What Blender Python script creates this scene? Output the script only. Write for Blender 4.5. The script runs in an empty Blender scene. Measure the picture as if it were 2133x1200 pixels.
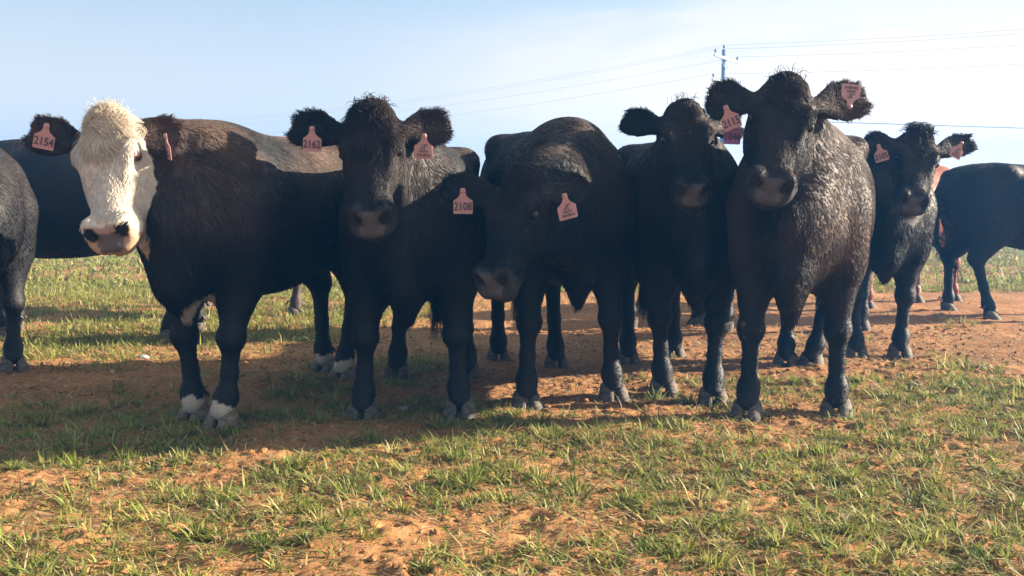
import bpy, math, random
import numpy as np
from mathutils import Vector, Matrix

random.seed(7)
RNG = np.random.default_rng(11)
sc = bpy.context.scene
COL = sc.collection
rad = math.radians

# ------------------------------------------------------------------ camera
W, H, F, HOR, CAM_Z = 2133.0, 1200.0, 2000.0, 430.0, 0.95
PITCH = math.atan((H / 2 - HOR) / F)
cam_d = bpy.data.cameras.new('camera')
cam = bpy.data.objects.new('camera', cam_d)
COL.objects.link(cam)
cam.location = (0, 0, CAM_Z)
cam.rotation_euler = (math.pi / 2 - PITCH, 0, 0)
cam_d.sensor_width = 36
cam_d.lens = 36 * F / W
cam_d.clip_start = 0.05
cam_d.clip_end = 5000
sc.camera = cam

# ------------------------------------------------------------------ light
SUN_EL, SUN_AZ = rad(18.2), rad(81.0)        # azimuth clockwise from the view direction (+Y)
SUN_STRENGTH, SKY_STRENGTH, EXPOSURE = 5.0, 0.050, 2.2
to_sun = Vector((math.cos(SUN_EL) * math.sin(SUN_AZ), math.cos(SUN_EL) * math.cos(SUN_AZ), math.sin(SUN_EL)))
sun_d = bpy.data.lights.new('sun', 'SUN')
sun_d.energy = SUN_STRENGTH
sun_d.angle = rad(0.6)
sun_d.color = (1.0, 0.86, 0.68)
sun = bpy.data.objects.new('sun', sun_d)
sun.rotation_euler = to_sun.to_track_quat('Z', 'Y').to_euler()
sun.location = (20, 8, 12)
COL.objects.link(sun)

world = bpy.data.worlds.new('World')
sc.world = world
world.use_nodes = True
nt = world.node_tree
nt.nodes.clear()
N = nt.nodes.new
L = nt.links.new
out = N('ShaderNodeOutputWorld')
bg = N('ShaderNodeBackground')
bg.inputs['Strength'].default_value = SKY_STRENGTH
sky = N('ShaderNodeTexSky')
sky.sky_type = 'NISHITA'
sky.sun_disc = False
sky.sun_elevation = SUN_EL
sky.sun_rotation = SUN_AZ
sky.altitude = 300
sky.air_density = 1.0
sky.dust_density = 2.6
sky.ozone_density = 1.2
tc = N('ShaderNodeTexCoord')
mp = N('ShaderNodeMapping')
mp.inputs['Rotation'].default_value = (0.25, 0.1, 0.5)
mp.inputs['Scale'].default_value = (1.3, 2.6, 6.5)
nz = N('ShaderNodeTexNoise')
nz.inputs['Scale'].default_value = 1.5
nz.inputs['Detail'].default_value = 7
nz.inputs['Roughness'].default_value = 0.55
nz.inputs['Distortion'].default_value = 0.5
L(tc.outputs['Generated'], mp.inputs['Vector'])
L(mp.outputs['Vector'], nz.inputs['Vector'])
ramp = N('ShaderNodeMapRange')
ramp.inputs['From Min'].default_value = 0.45
ramp.inputs['From Max'].default_value = 0.62
ramp.inputs['To Max'].default_value = 1.5
L(nz.outputs['Fac'], ramp.inputs['Value'])
# thin cirrus gathers towards the sun's side of the sky
dotn = N('ShaderNodeVectorMath')
dotn.operation = 'DOT_PRODUCT'
L(tc.outputs['Generated'], dotn.inputs[0])
dotn.inputs[1].default_value = to_sun
side = N('ShaderNodeMapRange')
side.inputs['From Min'].default_value = 0.05
side.inputs['From Max'].default_value = 0.55
side.inputs['To Min'].default_value = 0.0
L(dotn.outputs['Value'], side.inputs['Value'])
mulc = N('ShaderNodeMath')
mulc.operation = 'MULTIPLY'
L(ramp.outputs['Result'], mulc.inputs[0])
L(side.outputs['Result'], mulc.inputs[1])
veil = N('ShaderNodeMath')
veil.operation = 'MULTIPLY_ADD'
L(side.outputs['Result'], veil.inputs[0])
veil.inputs[1].default_value = 0.08
basev = N('ShaderNodeMath'); basev.operation = 'ADD'; basev.inputs[1].default_value = 0.30
L(mulc.outputs[0], basev.inputs[0])
L(basev.outputs[0], veil.inputs[2])
veil.use_clamp = True
mixc = N('ShaderNodeMix')
mixc.data_type = 'RGBA'
sepz = N('ShaderNodeSeparateXYZ')
L(tc.outputs['Generated'], sepz.inputs[0])
lowv = N('ShaderNodeMapRange')
lowv.inputs['From Min'].default_value = 0.0
lowv.inputs['From Max'].default_value = 0.22
lowv.inputs['To Min'].default_value = 0.80
lowv.inputs['To Max'].default_value = 0.0
L(sepz.outputs['Z'], lowv.inputs['Value'])
addv = N('ShaderNodeMath')
addv.use_clamp = True
L(veil.outputs[0], addv.inputs[0])
L(lowv.outputs['Result'], addv.inputs[1])
L(veil.outputs[0], mixc.inputs['Factor'])
glow = N('ShaderNodeMix')
glow.data_type = 'RGBA'
sidew = N('ShaderNodeMapRange')
sidew.inputs['From Min'].default_value = 0.0
sidew.inputs['From Max'].default_value = 0.5
sidew.inputs['To Min'].default_value = 0.42
sidew.inputs['To Max'].default_value = 1.0
L(dotn.outputs['Value'], sidew.inputs['Value'])
lws = N('ShaderNodeMath')
lws.operation = 'MULTIPLY'
L(lowv.outputs['Result'], lws.inputs[0])
L(sidew.outputs['Result'], lws.inputs[1])
L(lws.outputs[0], glow.inputs['Factor'])
L(mixc.outputs['Result'], glow.inputs['A'])
glow.inputs['B'].default_value = (12.0, 7.6, 4.0, 1)
L(sky.outputs['Color'], mixc.inputs['A'])
mixc.inputs['B'].default_value = (4.3, 4.15, 3.3, 1)
L(glow.outputs['Result'], bg.inputs['Color'])
L(bg.outputs['Background'], out.inputs['Surface'])

vs = sc.view_settings
vs.view_transform = 'Standard'
vs.look = 'None'
vs.exposure = EXPOSURE
vs.gamma = 1.0
vs.use_curve_mapping = False
sc.render.engine = 'CYCLES'
sc.cycles.max_bounces = 6
sc.cycles.diffuse_bounces = 3
sc.cycles.glossy_bounces = 3
sc.cycles.transmission_bounces = 5
sc.cycles.transparent_max_bounces = 6
sc.cycles.volume_bounces = 0
sc.cycles_curves.shape = 'RIBBONS'
sc.cycles_curves.subdivisions = 2


# ------------------------------------------------------------------ helpers
def ray(px, py):
    x = (px - W / 2) / F
    y = -(py - H / 2) / F
    c, s = math.cos(PITCH), math.sin(PITCH)
    return Vector((x, c + y * s, -s + y * c))


def P(px, py, D):
    """world point at depth D (metres straight ahead) seen at photo pixel px, py"""
    r = ray(px, py)
    return Vector((0, 0, CAM_Z)) + r * (D / r.y)


def G(px, py):
    r = ray(px, py)
    return Vector((0, 0, CAM_Z)) + r * (CAM_Z / -r.z)


def vnoise(p, scale, seed=0):
    """value noise, p (n,2) or (n,3), result about -1..1"""
    p = np.asarray(p, dtype=np.float64) * scale + 1000.0 + seed * 17.3
    i = np.floor(p).astype(np.int64)
    f = p - i
    f = f * f * (3 - 2 * f)
    d = p.shape[1]
    pr = (73856093, 19349663, 83492791)
    res = 0
    for c in range(2 ** d):
        hsh = np.full(len(p), seed * 2654435761 & 0x7fffffff, dtype=np.int64)
        w = 1.0
        for a in range(d):
            b = (c >> a) & 1
            hsh = hsh ^ ((i[:, a] + b) * pr[a])
            w = w * (f[:, a] if b else 1 - f[:, a])
        hsh = (hsh ^ (hsh >> 13)) * 1274126177 & 0x7fffffff
        hsh = (hsh ^ (hsh >> 16)) & 0xffff
        res = res + w * (hsh / 32767.5 - 1)
    return res


def fbm(p, scale, seed=0, octs=3, gain=0.5):
    r, a = 0, 1.0
    for o in range(octs):
        r = r + a * vnoise(p, scale * 2 ** o, seed + o)
        a *= gain
    return r


def new_mat(name):
    m = bpy.data.materials.new(name)
    m.use_nodes = True
    b = m.node_tree.nodes['Principled BSDF']
    return m, m.node_tree, b


def link_obj(name, data, parent=None, **props):
    o = bpy.data.objects.new(name, data)
    COL.objects.link(o)
    if parent is not None:
        o.parent = parent
    for k, v in props.items():
        o[k] = v
    return o


def np_mesh(name, verts, quads=None, tris=None, mat=None, smooth=True, colors=None):
    me = bpy.data.meshes.new(name)
    nq = 0 if quads is None else len(quads)
    ntr = 0 if tris is None else len(tris)
    me.vertices.add(len(verts))
    me.vertices.foreach_set('co', np.ascontiguousarray(verts, dtype=np.float32).ravel())
    me.loops.add(nq * 4 + ntr * 3)
    me.polygons.add(nq + ntr)
    lv = []
    if nq:
        lv.append(np.asarray(quads).ravel())
    if ntr:
        lv.append(np.asarray(tris).ravel())
    me.loops.foreach_set('vertex_index', np.concatenate(lv).astype(np.int32))
    starts = np.concatenate([np.arange(nq) * 4, nq * 4 + np.arange(ntr) * 3]).astype(np.int32)
    me.polygons.foreach_set('loop_start', starts)
    me.polygons.foreach_set('use_smooth', np.full(nq + ntr, smooth))
    me.update(calc_edges=True)
    if colors is not None:
        for cname, c in colors.items():
            at = me.color_attributes.new(cname, 'FLOAT_COLOR', 'POINT')
            cc = np.ones((len(verts), 4), dtype=np.float32)
            cc[:, :3] = c
            at.data.foreach_set('color', cc.ravel())
    if mat is not None:
        me.materials.append(mat)
    return me


# ------------------------------------------------------------------ ground height
HOOF_DENTS = []
_dr = np.random.default_rng(5)
for _ in range(260):
    y = 1.9 + 7 * _dr.random() ** 1.2
    HOOF_DENTS.append(((_dr.random() - .5) * 1.35 * y + .2, y, .032 + .030 * _dr.random(), .008 + .014 * _dr.random(), _dr.random() * 6.28))


def ground_z(x, y, dents=True):
    x = np.atleast_1d(np.asarray(x, float)); y = np.atleast_1d(np.asarray(y, float))
    p = np.stack([x, y], 1)
    near = np.clip(1 - (y - 9) / 10, 0, 1) * np.clip((14 - np.abs(x)) / 5, 0, 1) * np.clip((y + 3) / 2, 0, 1)
    z = 0.012 * fbm(p, 1.1, 3, 2)
    r = fbm(p, 7, 9, 3, .55)
    z = z + near * (0.009 * r + 0.008 * np.abs(vnoise(p, 15, 21)) + 0.006 * np.abs(vnoise(p, 31, 22)) + .0055 * np.abs(vnoise(p, 50, 23)) + .003 * vnoise(p, 80, 24))
    far = np.clip((np.hypot(x, y) - 25) / 200, 0, 1)
    z = z + far * 1.2 * vnoise(p, 0.006, 31) - far * .8
    if dents:
        for (cx, cy, rr, dp, an) in HOOF_DENTS:
            m = (np.abs(x - cx) < rr * 2.4) & (np.abs(y - cy) < rr * 2.4)
            if m.any():
                dx, dy = x[m] - cx, y[m] - cy
                a = dx * math.cos(an) + dy * math.sin(an)
                b = (-dx * math.sin(an) + dy * math.cos(an)) * 1.4
                q = np.sqrt(a * a + b * b) / rr
                z[m] += dp * (-np.exp(-(q / .75) ** 4) + .55 * np.exp(-((q - 1.15) / .35) ** 2))
    return z


def gz(x, y):
    return float(ground_z([x], [y], False)[0])


# ------------------------------------------------------------------ sdf toolkit
def smin(a, b, k):
    h = np.clip(0.5 + 0.5 * (b - a) / k, 0, 1)
    return b + (a - b) * h - k * h * (1 - h)


def s_cone(p, a, b, r1, r2):
    """tapered capsule"""
    a = np.asarray(a, float); b = np.asarray(b, float)
    ba = b - a
    l2 = ba @ ba
    t = np.clip(((p - a) @ ba) / l2, 0, 1)
    d = p - a - t[..., None] * ba
    return np.sqrt((d * d).sum(-1)) - (r1 + (r2 - r1) * t)


def s_ell(p, c, r, R=None):
    q = p - np.asarray(c, float)
    if R is not None:
        q = q @ R          # R columns are the ellipsoid axes
    q = q / np.asarray(r, float)
    k0 = np.sqrt((q * q).sum(-1))
    return (k0 - 1) * min(r) * (0.6 + 0.4 * np.clip(k0, 0, 1)) + 0


def loft(p, table, pw=2.3):
    """p columns: along, side, up; table rows: along, up_top, up_bottom, half width"""
    t = np.asarray(table, float)
    x = p[..., 0]
    xc = np.clip(x, t[0, 0], t[-1, 0])
    # smooth the piecewise table a little by averaging
    e = 0.02
    def itp(c):
        return (np.interp(xc - e, t[:, 0], t[:, c]) + np.interp(xc, t[:, 0], t[:, c]) + np.interp(xc + e, t[:, 0], t[:, c])) / 3
    top, bot, w = itp(1), itp(2), itp(3)
    zc, hz = (top + bot) / 2, np.maximum((top - bot) / 2, 0.01)
    w = np.maximum(w, 0.01)
    q = (np.abs(p[..., 1] / w) ** pw + np.abs((p[..., 2] - zc) / hz) ** pw) ** (1 / pw)
    f = (q - 1) * np.minimum(w, hz)
    over = np.abs(x - xc)
    return np.where(over > 0, np.sqrt(np.maximum(f, 0) ** 2 + over ** 2) + np.minimum(f, 0) * (over < 0.004), f)


def surface_nets(Fv, org, h):
    s = Fv < 0
    c = [(i, j, k) for i in (0, 1) for j in (0, 1) for k in (0, 1)]
    sh = tuple(n - 1 for n in Fv.shape)
    cnt = np.zeros(sh, np.int8)
    for (i, j, k) in c:
        cnt += s[i:i + sh[0], j:j + sh[1], k:k + sh[2]]
    act = (cnt > 0) & (cnt < 8)
    idx = np.argwhere(act)
    vid = np.full(sh, -1, np.int64)
    vid[act] = np.arange(len(idx))
    val = np.stack([Fv[idx[:, 0] + i, idx[:, 1] + j, idx[:, 2] + k] for (i, j, k) in c], 1)
    acc = np.zeros((len(idx), 3)); num = np.zeros(len(idx))
    cc = np.array(c, float)
    for a in range(8):
        for b in range(a + 1, 8):
            if np.abs(cc[a] - cc[b]).sum() != 1:
                continue
            m = (val[:, a] < 0) != (val[:, b] < 0)
            t = val[m, a] / (val[m, a] - val[m, b])
            acc[m] += cc[a] + t[:, None] * (cc[b] - cc[a])
            num[m] += 1
    v = (idx + acc / num[:, None]) * h + org
    quads = []
    for ax in range(3):
        o = [0, 0, 0]; o[ax] = 1
        a = s[:Fv.shape[0] - o[0], :Fv.shape[1] - o[1], :Fv.shape[2] - o[2]]
        b = s[o[0]:, o[1]:, o[2]:]
        e = np.argwhere(a != b)
        u, w = [(1, 2), (2, 0), (0, 1)][ax]
        ok = (e[:, u] > 0) & (e[:, w] > 0) & (e[:, u] < sh[u]) & (e[:, w] < sh[w])
        e = e[ok]
        flip = a[tuple(e.T)]
        def g(du, dw):
            q = e.copy(); q[:, u] -= du; q[:, w] -= dw
            return vid[tuple(q.T)]
        q = np.stack([g(1, 1), g(0, 1), g(0, 0), g(1, 0)], 1)
        q[~flip] = q[~flip][:, ::-1]
        quads.append(q)
    q = np.concatenate(quads)
    return v, q[(q >= 0).all(1)]


# ------------------------------------------------------------------ materials
def coat_material():
    m, t, b = new_mat('cattle_hide')
    at = t.nodes.new('ShaderNodeAttribute'); at.attribute_name = 'coat'
    t.links.new(at.outputs['Color'], b.inputs['Base Color'])
    at2 = t.nodes.new('ShaderNodeAttribute'); at2.attribute_name = 'gloss'
    t.links.new(at2.outputs['Fac'], b.inputs['Roughness'])
    b.inputs['Specular IOR Level'].default_value = 0.35
    n = t.nodes.new('ShaderNodeTexNoise'); n.inputs['Scale'].default_value = 90
    n.inputs['Detail'].default_value = 4
    bp = t.nodes.new('ShaderNodeBump'); bp.inputs['Strength'].default_value = .5
    bp.inputs['Distance'].default_value = .006
    tc = t.nodes.new('ShaderNodeTexCoord')
    t.links.new(tc.outputs['Object'], n.inputs['Vector'])
    t.links.new(n.outputs['Fac'], bp.inputs['Height'])
    t.links.new(bp.outputs['Normal'], b.inputs['Normal'])
    return m


def fur_material():
    m, t, b = new_mat('cattle_fur')
    at = t.nodes.new('ShaderNodeAttribute'); at.attribute_name = 'coat'
    t.links.new(at.outputs['Color'], b.inputs['Base Color'])
    b.inputs['Roughness'].default_value = 0.48
    b.inputs['Specular IOR Level'].default_value = 0.17
    b.inputs['Sheen Weight'].default_value = 0.03
    b.inputs['Sheen Roughness'].default_value = 0.4
    return m


MAT_HIDE = coat_material()
MAT_FUR = fur_material()

MAT_EYE, _t, _b = new_mat('wet_eye')
_b.inputs['Base Color'].default_value = (.012, .008, .006, 1); _b.inputs['Roughness'].default_value = .06
MAT_EYE_W, _t, _b = new_mat('brown_eye')
_b.inputs['Base Color'].default_value = (.06, .03, .015, 1); _b.inputs['Roughness'].default_value = .08


def hoof_material(name, c1, c2):
    m, t, b = new_mat(name)
    n = t.nodes.new('ShaderNodeTexNoise'); n.inputs['Scale'].default_value = 28; n.inputs['Detail'].default_value = 5
    tcn = t.nodes.new('ShaderNodeTexCoord')
    mpn = t.nodes.new('ShaderNodeMapping'); mpn.inputs['Scale'].default_value = (1, 1, 3)
    t.links.new(tcn.outputs['Object'], mpn.inputs['Vector'])
    t.links.new(mpn.outputs['Vector'], n.inputs['Vector'])
    r = t.nodes.new('ShaderNodeValToRGB')
    r.color_ramp.elements[0].position = .35; r.color_ramp.elements[0].color = (*c1, 1)
    r.color_ramp.elements[1].position = .68; r.color_ramp.elements[1].color = (*c2, 1)
    t.links.new(n.outputs['Fac'], r.inputs['Fac'])
    t.links.new(r.outputs['Color'], b.inputs['Base Color'])
    bp = t.nodes.new('ShaderNodeBump'); bp.inputs['Strength'].default_value = .4; bp.inputs['Distance'].default_value = .004
    t.links.new(n.outputs['Fac'], bp.inputs['Height']); t.links.new(bp.outputs['Normal'], b.inputs['Normal'])
    b.inputs['Roughness'].default_value = .75
    b.inputs['Specular IOR Level'].default_value = .25
    return m


MAT_HOOF = hoof_material('dark_hoof_horn', (.055, .048, .042), (.16, .13, .10))
MAT_HOOF_W = hoof_material('pale_hoof_horn', (.10, .075, .055), (.24, .19, .15))


def plastic(name, col, rough=.42):
    m, t, b = new_mat(name)
    n = t.nodes.new('ShaderNodeTexNoise'); n.inputs['Scale'].default_value = 60; n.inputs['Detail'].default_value = 3
    mx = t.nodes.new('ShaderNodeMix'); mx.data_type = 'RGBA'
    mx.inputs['A'].default_value = (*col, 1)
    mx.inputs['B'].default_value = (col[0] * .5, col[1] * .48, col[2] * .48, 1)
    t.links.new(n.outputs['Fac'], mx.inputs['Factor'])
    t.links.new(mx.outputs['Result'], b.inputs['Base Color'])
    b.inputs['Roughness'].default_value = rough
    b.inputs['Subsurface Weight'].default_value = .25
    b.inputs['Subsurface Radius'].default_value = (.01, .005, .004)
    return m


MAT_TAG = plastic('salmon_pink_tag_plastic', (.66, .37, .36))
MAT_TAG_P = plastic('purple_tag_plastic', (.40, .17, .38))
MAT_TAG_Y = plastic('yellow_tag_plastic', (.75, .70, .22))
MAT_INK, _t, _b = new_mat('black_tag_ink')
_b.inputs['Base Color'].default_value = (.07, .05, .07, 1); _b.inputs['Roughness'].default_value = .6


# ------------------------------------------------------------------ cow
BLACK = np.array([.0050, .0050, .0058])
WHITE = np.array([.68, .61, .52])


class Cow:
    def __init__(s, spec):
        s.sp = spec
        g = spec['feet']           # fl, fr, hl, hr as photo pixels (cow's own left and right)
        pts = [np.array(G(*q))[:2] for q in g]
        if 'feet_xy' in spec:
            pts = [np.array(q, float) for q in spec['feet_xy']]
        fc, hc = (pts[0] + pts[1]) / 2, (pts[2] + pts[3]) / 2
        fc = fc + np.array(spec.get('fshift', (0, 0))); hc = hc + np.array(spec.get('hshift', (0, 0)))
        d = fc - hc
        s.wb = float(np.hypot(*d))
        s.th = math.atan2(d[1], d[0])
        mid = (fc + hc) / 2
        s.loc = np.array([mid[0], mid[1], gz(*mid)])
        s.sx = min(max(s.wb / 1.15, .84), 1.12)
        s.sz = spec.get('sz', 1.0)
        s.root = bpy.data.objects.new('cow', None)
        s.root.location = s.loc
        s.root.rotation_euler = (0, 0, s.th)
        s.root.empty_display_size = .3
        COL.objects.link(s.root)
        s.root['label'] = spec['label']; s.root['category'] = 'cow'; s.root['group'] = 'cattle standing in the grazed field'
        s.feet = [s.to_local(np.array([q[0], q[1], gz(*q)])) for q in pts]
        s.front_x, s.hind_x = s.wb / 2, -s.wb / 2
        hd = spec['head']
        poll, nose = s.to_local(np.array(P(*hd['poll']))), s.to_local(np.array(P(*hd['nose'])))
        u = nose - poll
        s.hs = float(np.linalg.norm(u)) / .535
        s.hv = np.array([s.hs, s.hs * hd.get('wide', 1.07), s.hs * 1.04])
        u /= np.linalg.norm(u)
        e = s.vec_local(np.array(hd['ears']))
        v = e - (e @ u) * u; v /= np.linalg.norm(v)
        w = np.cross(u, v)
        s.R = np.stack([u, v, w], 1)
        s.poll = poll
        s.ears = [s.to_local(np.array(P(*q))) for q in hd['tips']]  # image-left ear first when facing camera (cow's right)

    def to_local(s, p):
        q = np.asarray(p, float) - s.loc
        c, n = math.cos(s.th), math.sin(s.th)
        return np.array([c * q[0] + n * q[1], -n * q[0] + c * q[1], q[2]])

    def vec_local(s, q):
        c, n = math.cos(s.th), math.sin(s.th)
        return np.array([c * q[0] + n * q[1], -n * q[0] + c * q[1], q[2]])

    def hp(s, u, v, w):
        """head coordinates to cow coordinates"""
        return s.poll + s.R @ (np.array([u, v, w]) * s.hv)

    def parts(s):
        """list of (group, function, bounding box lo, hi, blend, sign)"""
        sx, sz = s.sx, s.sz
        fat = s.sp.get('fat', 1.0)
        L_ = []
        fx = s.front_x
        hx = s.hind_x
        xs = lambda v: hx + (v + .73) * (fx - hx) / 1.15     # template x (front feet .42, hind -.73) to this cow
        T = [(-.955, 1.16, 1.04, .02), (-.93, 1.24, .90, .12), (-.86, 1.285, .76, .19), (-.72, 1.315, .68, .24), (-.55, 1.325, .63, .270),
             (-.30, 1.30, .575, .305), (-.05, 1.29, .535, .325), (.15, 1.29, .53, .305), (.32, 1.30, .54, .262), (.46, 1.27, .56, .225),
             (.56, 1.20, .58, .205), (.64, 1.10, .65, .155), (.70, 1.00, .74, .09), (.73, .92, .82, .02)]
        T = [(xs(a), b * sz, c * sz + (.02 if False else 0), w * fat) for a, b, c, w in T]
        def torso(p):
            q = p.copy()
            # spine ridge: narrower above than below
            return loft(q, T, 2.25)
        L_.append(('torso', torso, (T[0][0] - .05, -.45, .3), (T[-1][0] + .05, .45, 1.5), .06))
        c = lambda *a: np.array(a, float)
        for sd in (1, -1):
            # shoulder blade and upper arm, hip, rump
            L_.append(('torso', lambda p, sd=sd: s_ell(p, (xs(.36), .20 * sd * fat, .90 * sz), (.17, .100, .27)), None, None, .09))
            L_.append(('torso', lambda p, sd=sd: s_ell(p, (xs(-.70), .165 * sd * fat, .92 * sz), (.22, .125, .29)), None, None, .09))
            L_.append(('torso', lambda p, sd=sd: s_ell(p, (xs(-.52), .20 * sd * fat, 1.24 * sz), (.07, .06, .05)), None, None, .09))
        # withers, brisket
        L_.append(('torso', lambda p: s_ell(p, (xs(.34), 0, 1.23 * sz), (.22, .11, .08)), None, None, .08))
        bd = s.sp.get('brisket', 0)
        L_.append(('torso', lambda p: s_ell(p, (xs(.60), 0, .68 * sz - bd * .4), (.11, .065, .12 + bd * .4)), None, None, .07))
        zb = .55 - bd * 1.05
        fa, fb = c(xs(.60), 0, .68 * sz), c(xs(.57), 0, zb * sz)
        L_.append(('torso', lambda p: s_cone(p, fa, fb, .065, .018), fb - .25, fa + .25, .05))
        # legs
        for i, sd in ((0, 1), (1, -1)):
            f = s.feet[i]
            sh = c(xs(.40), .185 * sd * fat, .92 * sz)
            foot = c(f[0], f[1], f[2])
            def at(tz, ox=0, oy=0, k=None):
                t = 1 - tz / sh[2]
                t = t if k is None else k
                return c(sh[0] + (foot[0] - sh[0]) * t + ox, sh[1] + (foot[1] - sh[1]) * t + oy, tz + foot[2] * t)
            el = at(.68 * sz, -.02); kn = at(.385 * sz, .012); cn = at(.23 * sz, .0); ft = at(.125, .006); co = at(.065, .025, 0, 1)
            ch = [(el, kn, .086, .048), (kn, cn, .048, .030), (cn, ft, .030, .045), (ft, co, .045, .047)]
            for j, (a, b, r1, r2) in enumerate(ch):
                L_.append(('leg', lambda p, a=a, b=b, r1=r1, r2=r2: s_cone(p, a, b, r1, r2), np.minimum(a, b) - .16, np.maximum(a, b) + .16, .035 if j else .09))
            L_.append(('leg', lambda p, a=sh, b=el: s_cone(p, a, b, .12, .085), None, None, .08))
            L_.append(('leg', lambda p, a=kn: s_ell(p, a + c(.006, 0, 0), (.058, .060, .060)), kn - .14, kn + .14, .02))
        for i, sd in ((2, 1), (3, -1)):
            f = s.feet[i]
            hp_ = c(xs(-.66), .16 * sd * fat, .95 * sz)
            foot = c(f[0], f[1], f[2])
            def at(tz, ox=0, oy=0, k=None):
                t = 1 - tz / hp_[2]
                t = t if k is None else k
                return c(hp_[0] + (foot[0] - hp_[0]) * t + ox, hp_[1] + (foot[1] - hp_[1]) * t + oy, tz + foot[2] * t)
            st = at(.72 * sz, .12, .01 * sd); hk = at(.50 * sz, -.085); cn = at(.28, -.035); ft = at(.13, -.0); co = at(.065, .028, 0, 1)
            th = at(.80 * sz, .0)
            ch = [(th, hk + c(.01, 0, .04), .135, .052), (st, hk, .085, .050), (hk, cn, .050, .035), (cn, ft, .033, .045), (ft, co, .045, .047)]
            for j, (a, b, r1, r2) in enumerate(ch):
                L_.append(('leg', lambda p, a=a, b=b, r1=r1, r2=r2: s_cone(p, a, b, r1, r2), np.minimum(a, b) - .2, np.maximum(a, b) + .2, .035 if j > 1 else .08))
            L_.append(('leg', lambda p, a=hk: s_ell(p, a + c(-.025, 0, .02), (.045, .035, .055)), hk - .14, hk + .14, .035))
        # tail
        tl = s.sp.get('tail', [(-.03, 0), (-.05, .0)])
        ty, tx = tl[0][1], tl[0][0]
        t0 = c(xs(-.92), 0, 1.22 * sz); t1 = c(xs(-.99), ty * .5, 1.05 * sz); t2 = c(xs(-1.0) + tx, ty, .62 * sz)
        t3 = c(xs(-.98) + tl[1][0], tl[1][1] + ty, s.sp.get('tail_z', .34))
        s.tail_end = t3
        for a, b, r1, r2 in ((t0, t1, .04, .028), (t1, t2, .028, .021), (t2, t3, .026, .017)):
            L_.append(('tail', lambda p, a=a, b=b, r1=r1, r2=r2: s_cone(p, a, b, r1, r2), np.minimum(a, b) - .1, np.maximum(a, b) + .1, .03))
        # neck
        hb = s.hp(.07, 0, -.10)                        # back of skull
        thr = s.hp(.20, 0, -.17)
        wi = c(xs(.40), 0, 1.12 * sz); ch_ = c(xs(.55), 0, .86 * sz)
        m1 = wi * .45 + hb * .55 + c(0, 0, .015)
        m2 = ch_ * .5 + thr * .5 + c(0, 0, -.02)
        nk = s.sp.get('neck', 1.0)
        for a, b, r1, r2, k in ((wi, m1, .15, .13 * nk, .08), (m1, hb, .13 * nk, .105, .06), (ch_, m2, .15, .11 * nk, .08), (m2, thr, .11 * nk, .075, .05),
                                (wi * .5 + ch_ * .5, m1 * .5 + m2 * .5, .18, .14 * nk, .08)):
            L_.append(('neck', lambda p, a=a, b=b, r1=r1, r2=r2: s_cone(p, a, b, r1, r2), np.minimum(a, b) - .36, np.maximum(a, b) + .36, k))
        # dewlap: a thin fold from throat to brisket
        d0, d1 = thr * .75 + m2 * .25, c(xs(.64), 0, .66 * sz)
        L_.append(('neck', lambda p, a=d0, b=d1: s_cone(p, a, b, .035, .055), np.minimum(d0, d1) - .2, np.maximum(d0, d1) + .2, .11))
        # head, all in head coordinates u (poll to nose), v (left), w (forehead normal)
        HT = [(-.06, -.05, -.09, .02), (-.04, -.01, -.13, .058), (0, .018, -.17, .086), (.06, .032, -.20, .104), (.13, .034, -.22, .114), (.19, .024, -.23, .113),
              (.26, .010, -.22, .096), (.33, .000, -.19, .077), (.39, -.004, -.160, .069), (.45, -.006, -.140, .073), (.485, -.016, -.132, .076),
              (.515, -.034, -.126, .075), (.54, -.058, -.120, .074), (.556, -.082, -.112, .050)]
        def H_(fn):
            return lambda p: fn(((p - s.poll) @ s.R) / s.hv) * s.hs
        hc = s.hp(.24, 0, -.09)
        lo, hi = hc - .45, hc + .45
        L_.append(('head', H_(lambda q: loft(q, HT, 2.35)), lo, hi, .05))
        for sd in (1, -1):
            L_.append(('head', H_(lambda q, sd=sd: s_ell(q, (.165, .099 * sd, -.002), (.050, .024, .030))), lo, hi, .03))   # brow
            L_.append(('head', H_(lambda q, sd=sd: s_ell(q, (.225, .088 * sd, -.085), (.10, .030, .080))), lo, hi, .04))  # cheek
            L_.append(('head', H_(lambda q, sd=sd: s_ell(q, (.475, .057 * sd, -.030), (.048, .036, .036))), lo, hi, .02))  # nostril bulb
            L_.append(('head', H_(lambda q, sd=sd: s_ell(q, (.465, .066 * sd, -.088), (.065, .036, .042))), lo, hi, .02))  # upper lip
        L_.append(('head', H_(lambda q: s_ell(q, (.492, 0, -.150), (.050, .058, .034))), lo, hi, .015))                  # chin
        L_.append(('head', H_(lambda q: s_ell(q, (.0, 0, .0), (.05, .06, .04))), lo, hi, .05))                      # poll knob
        # ears
        s.earinfo = []
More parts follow.
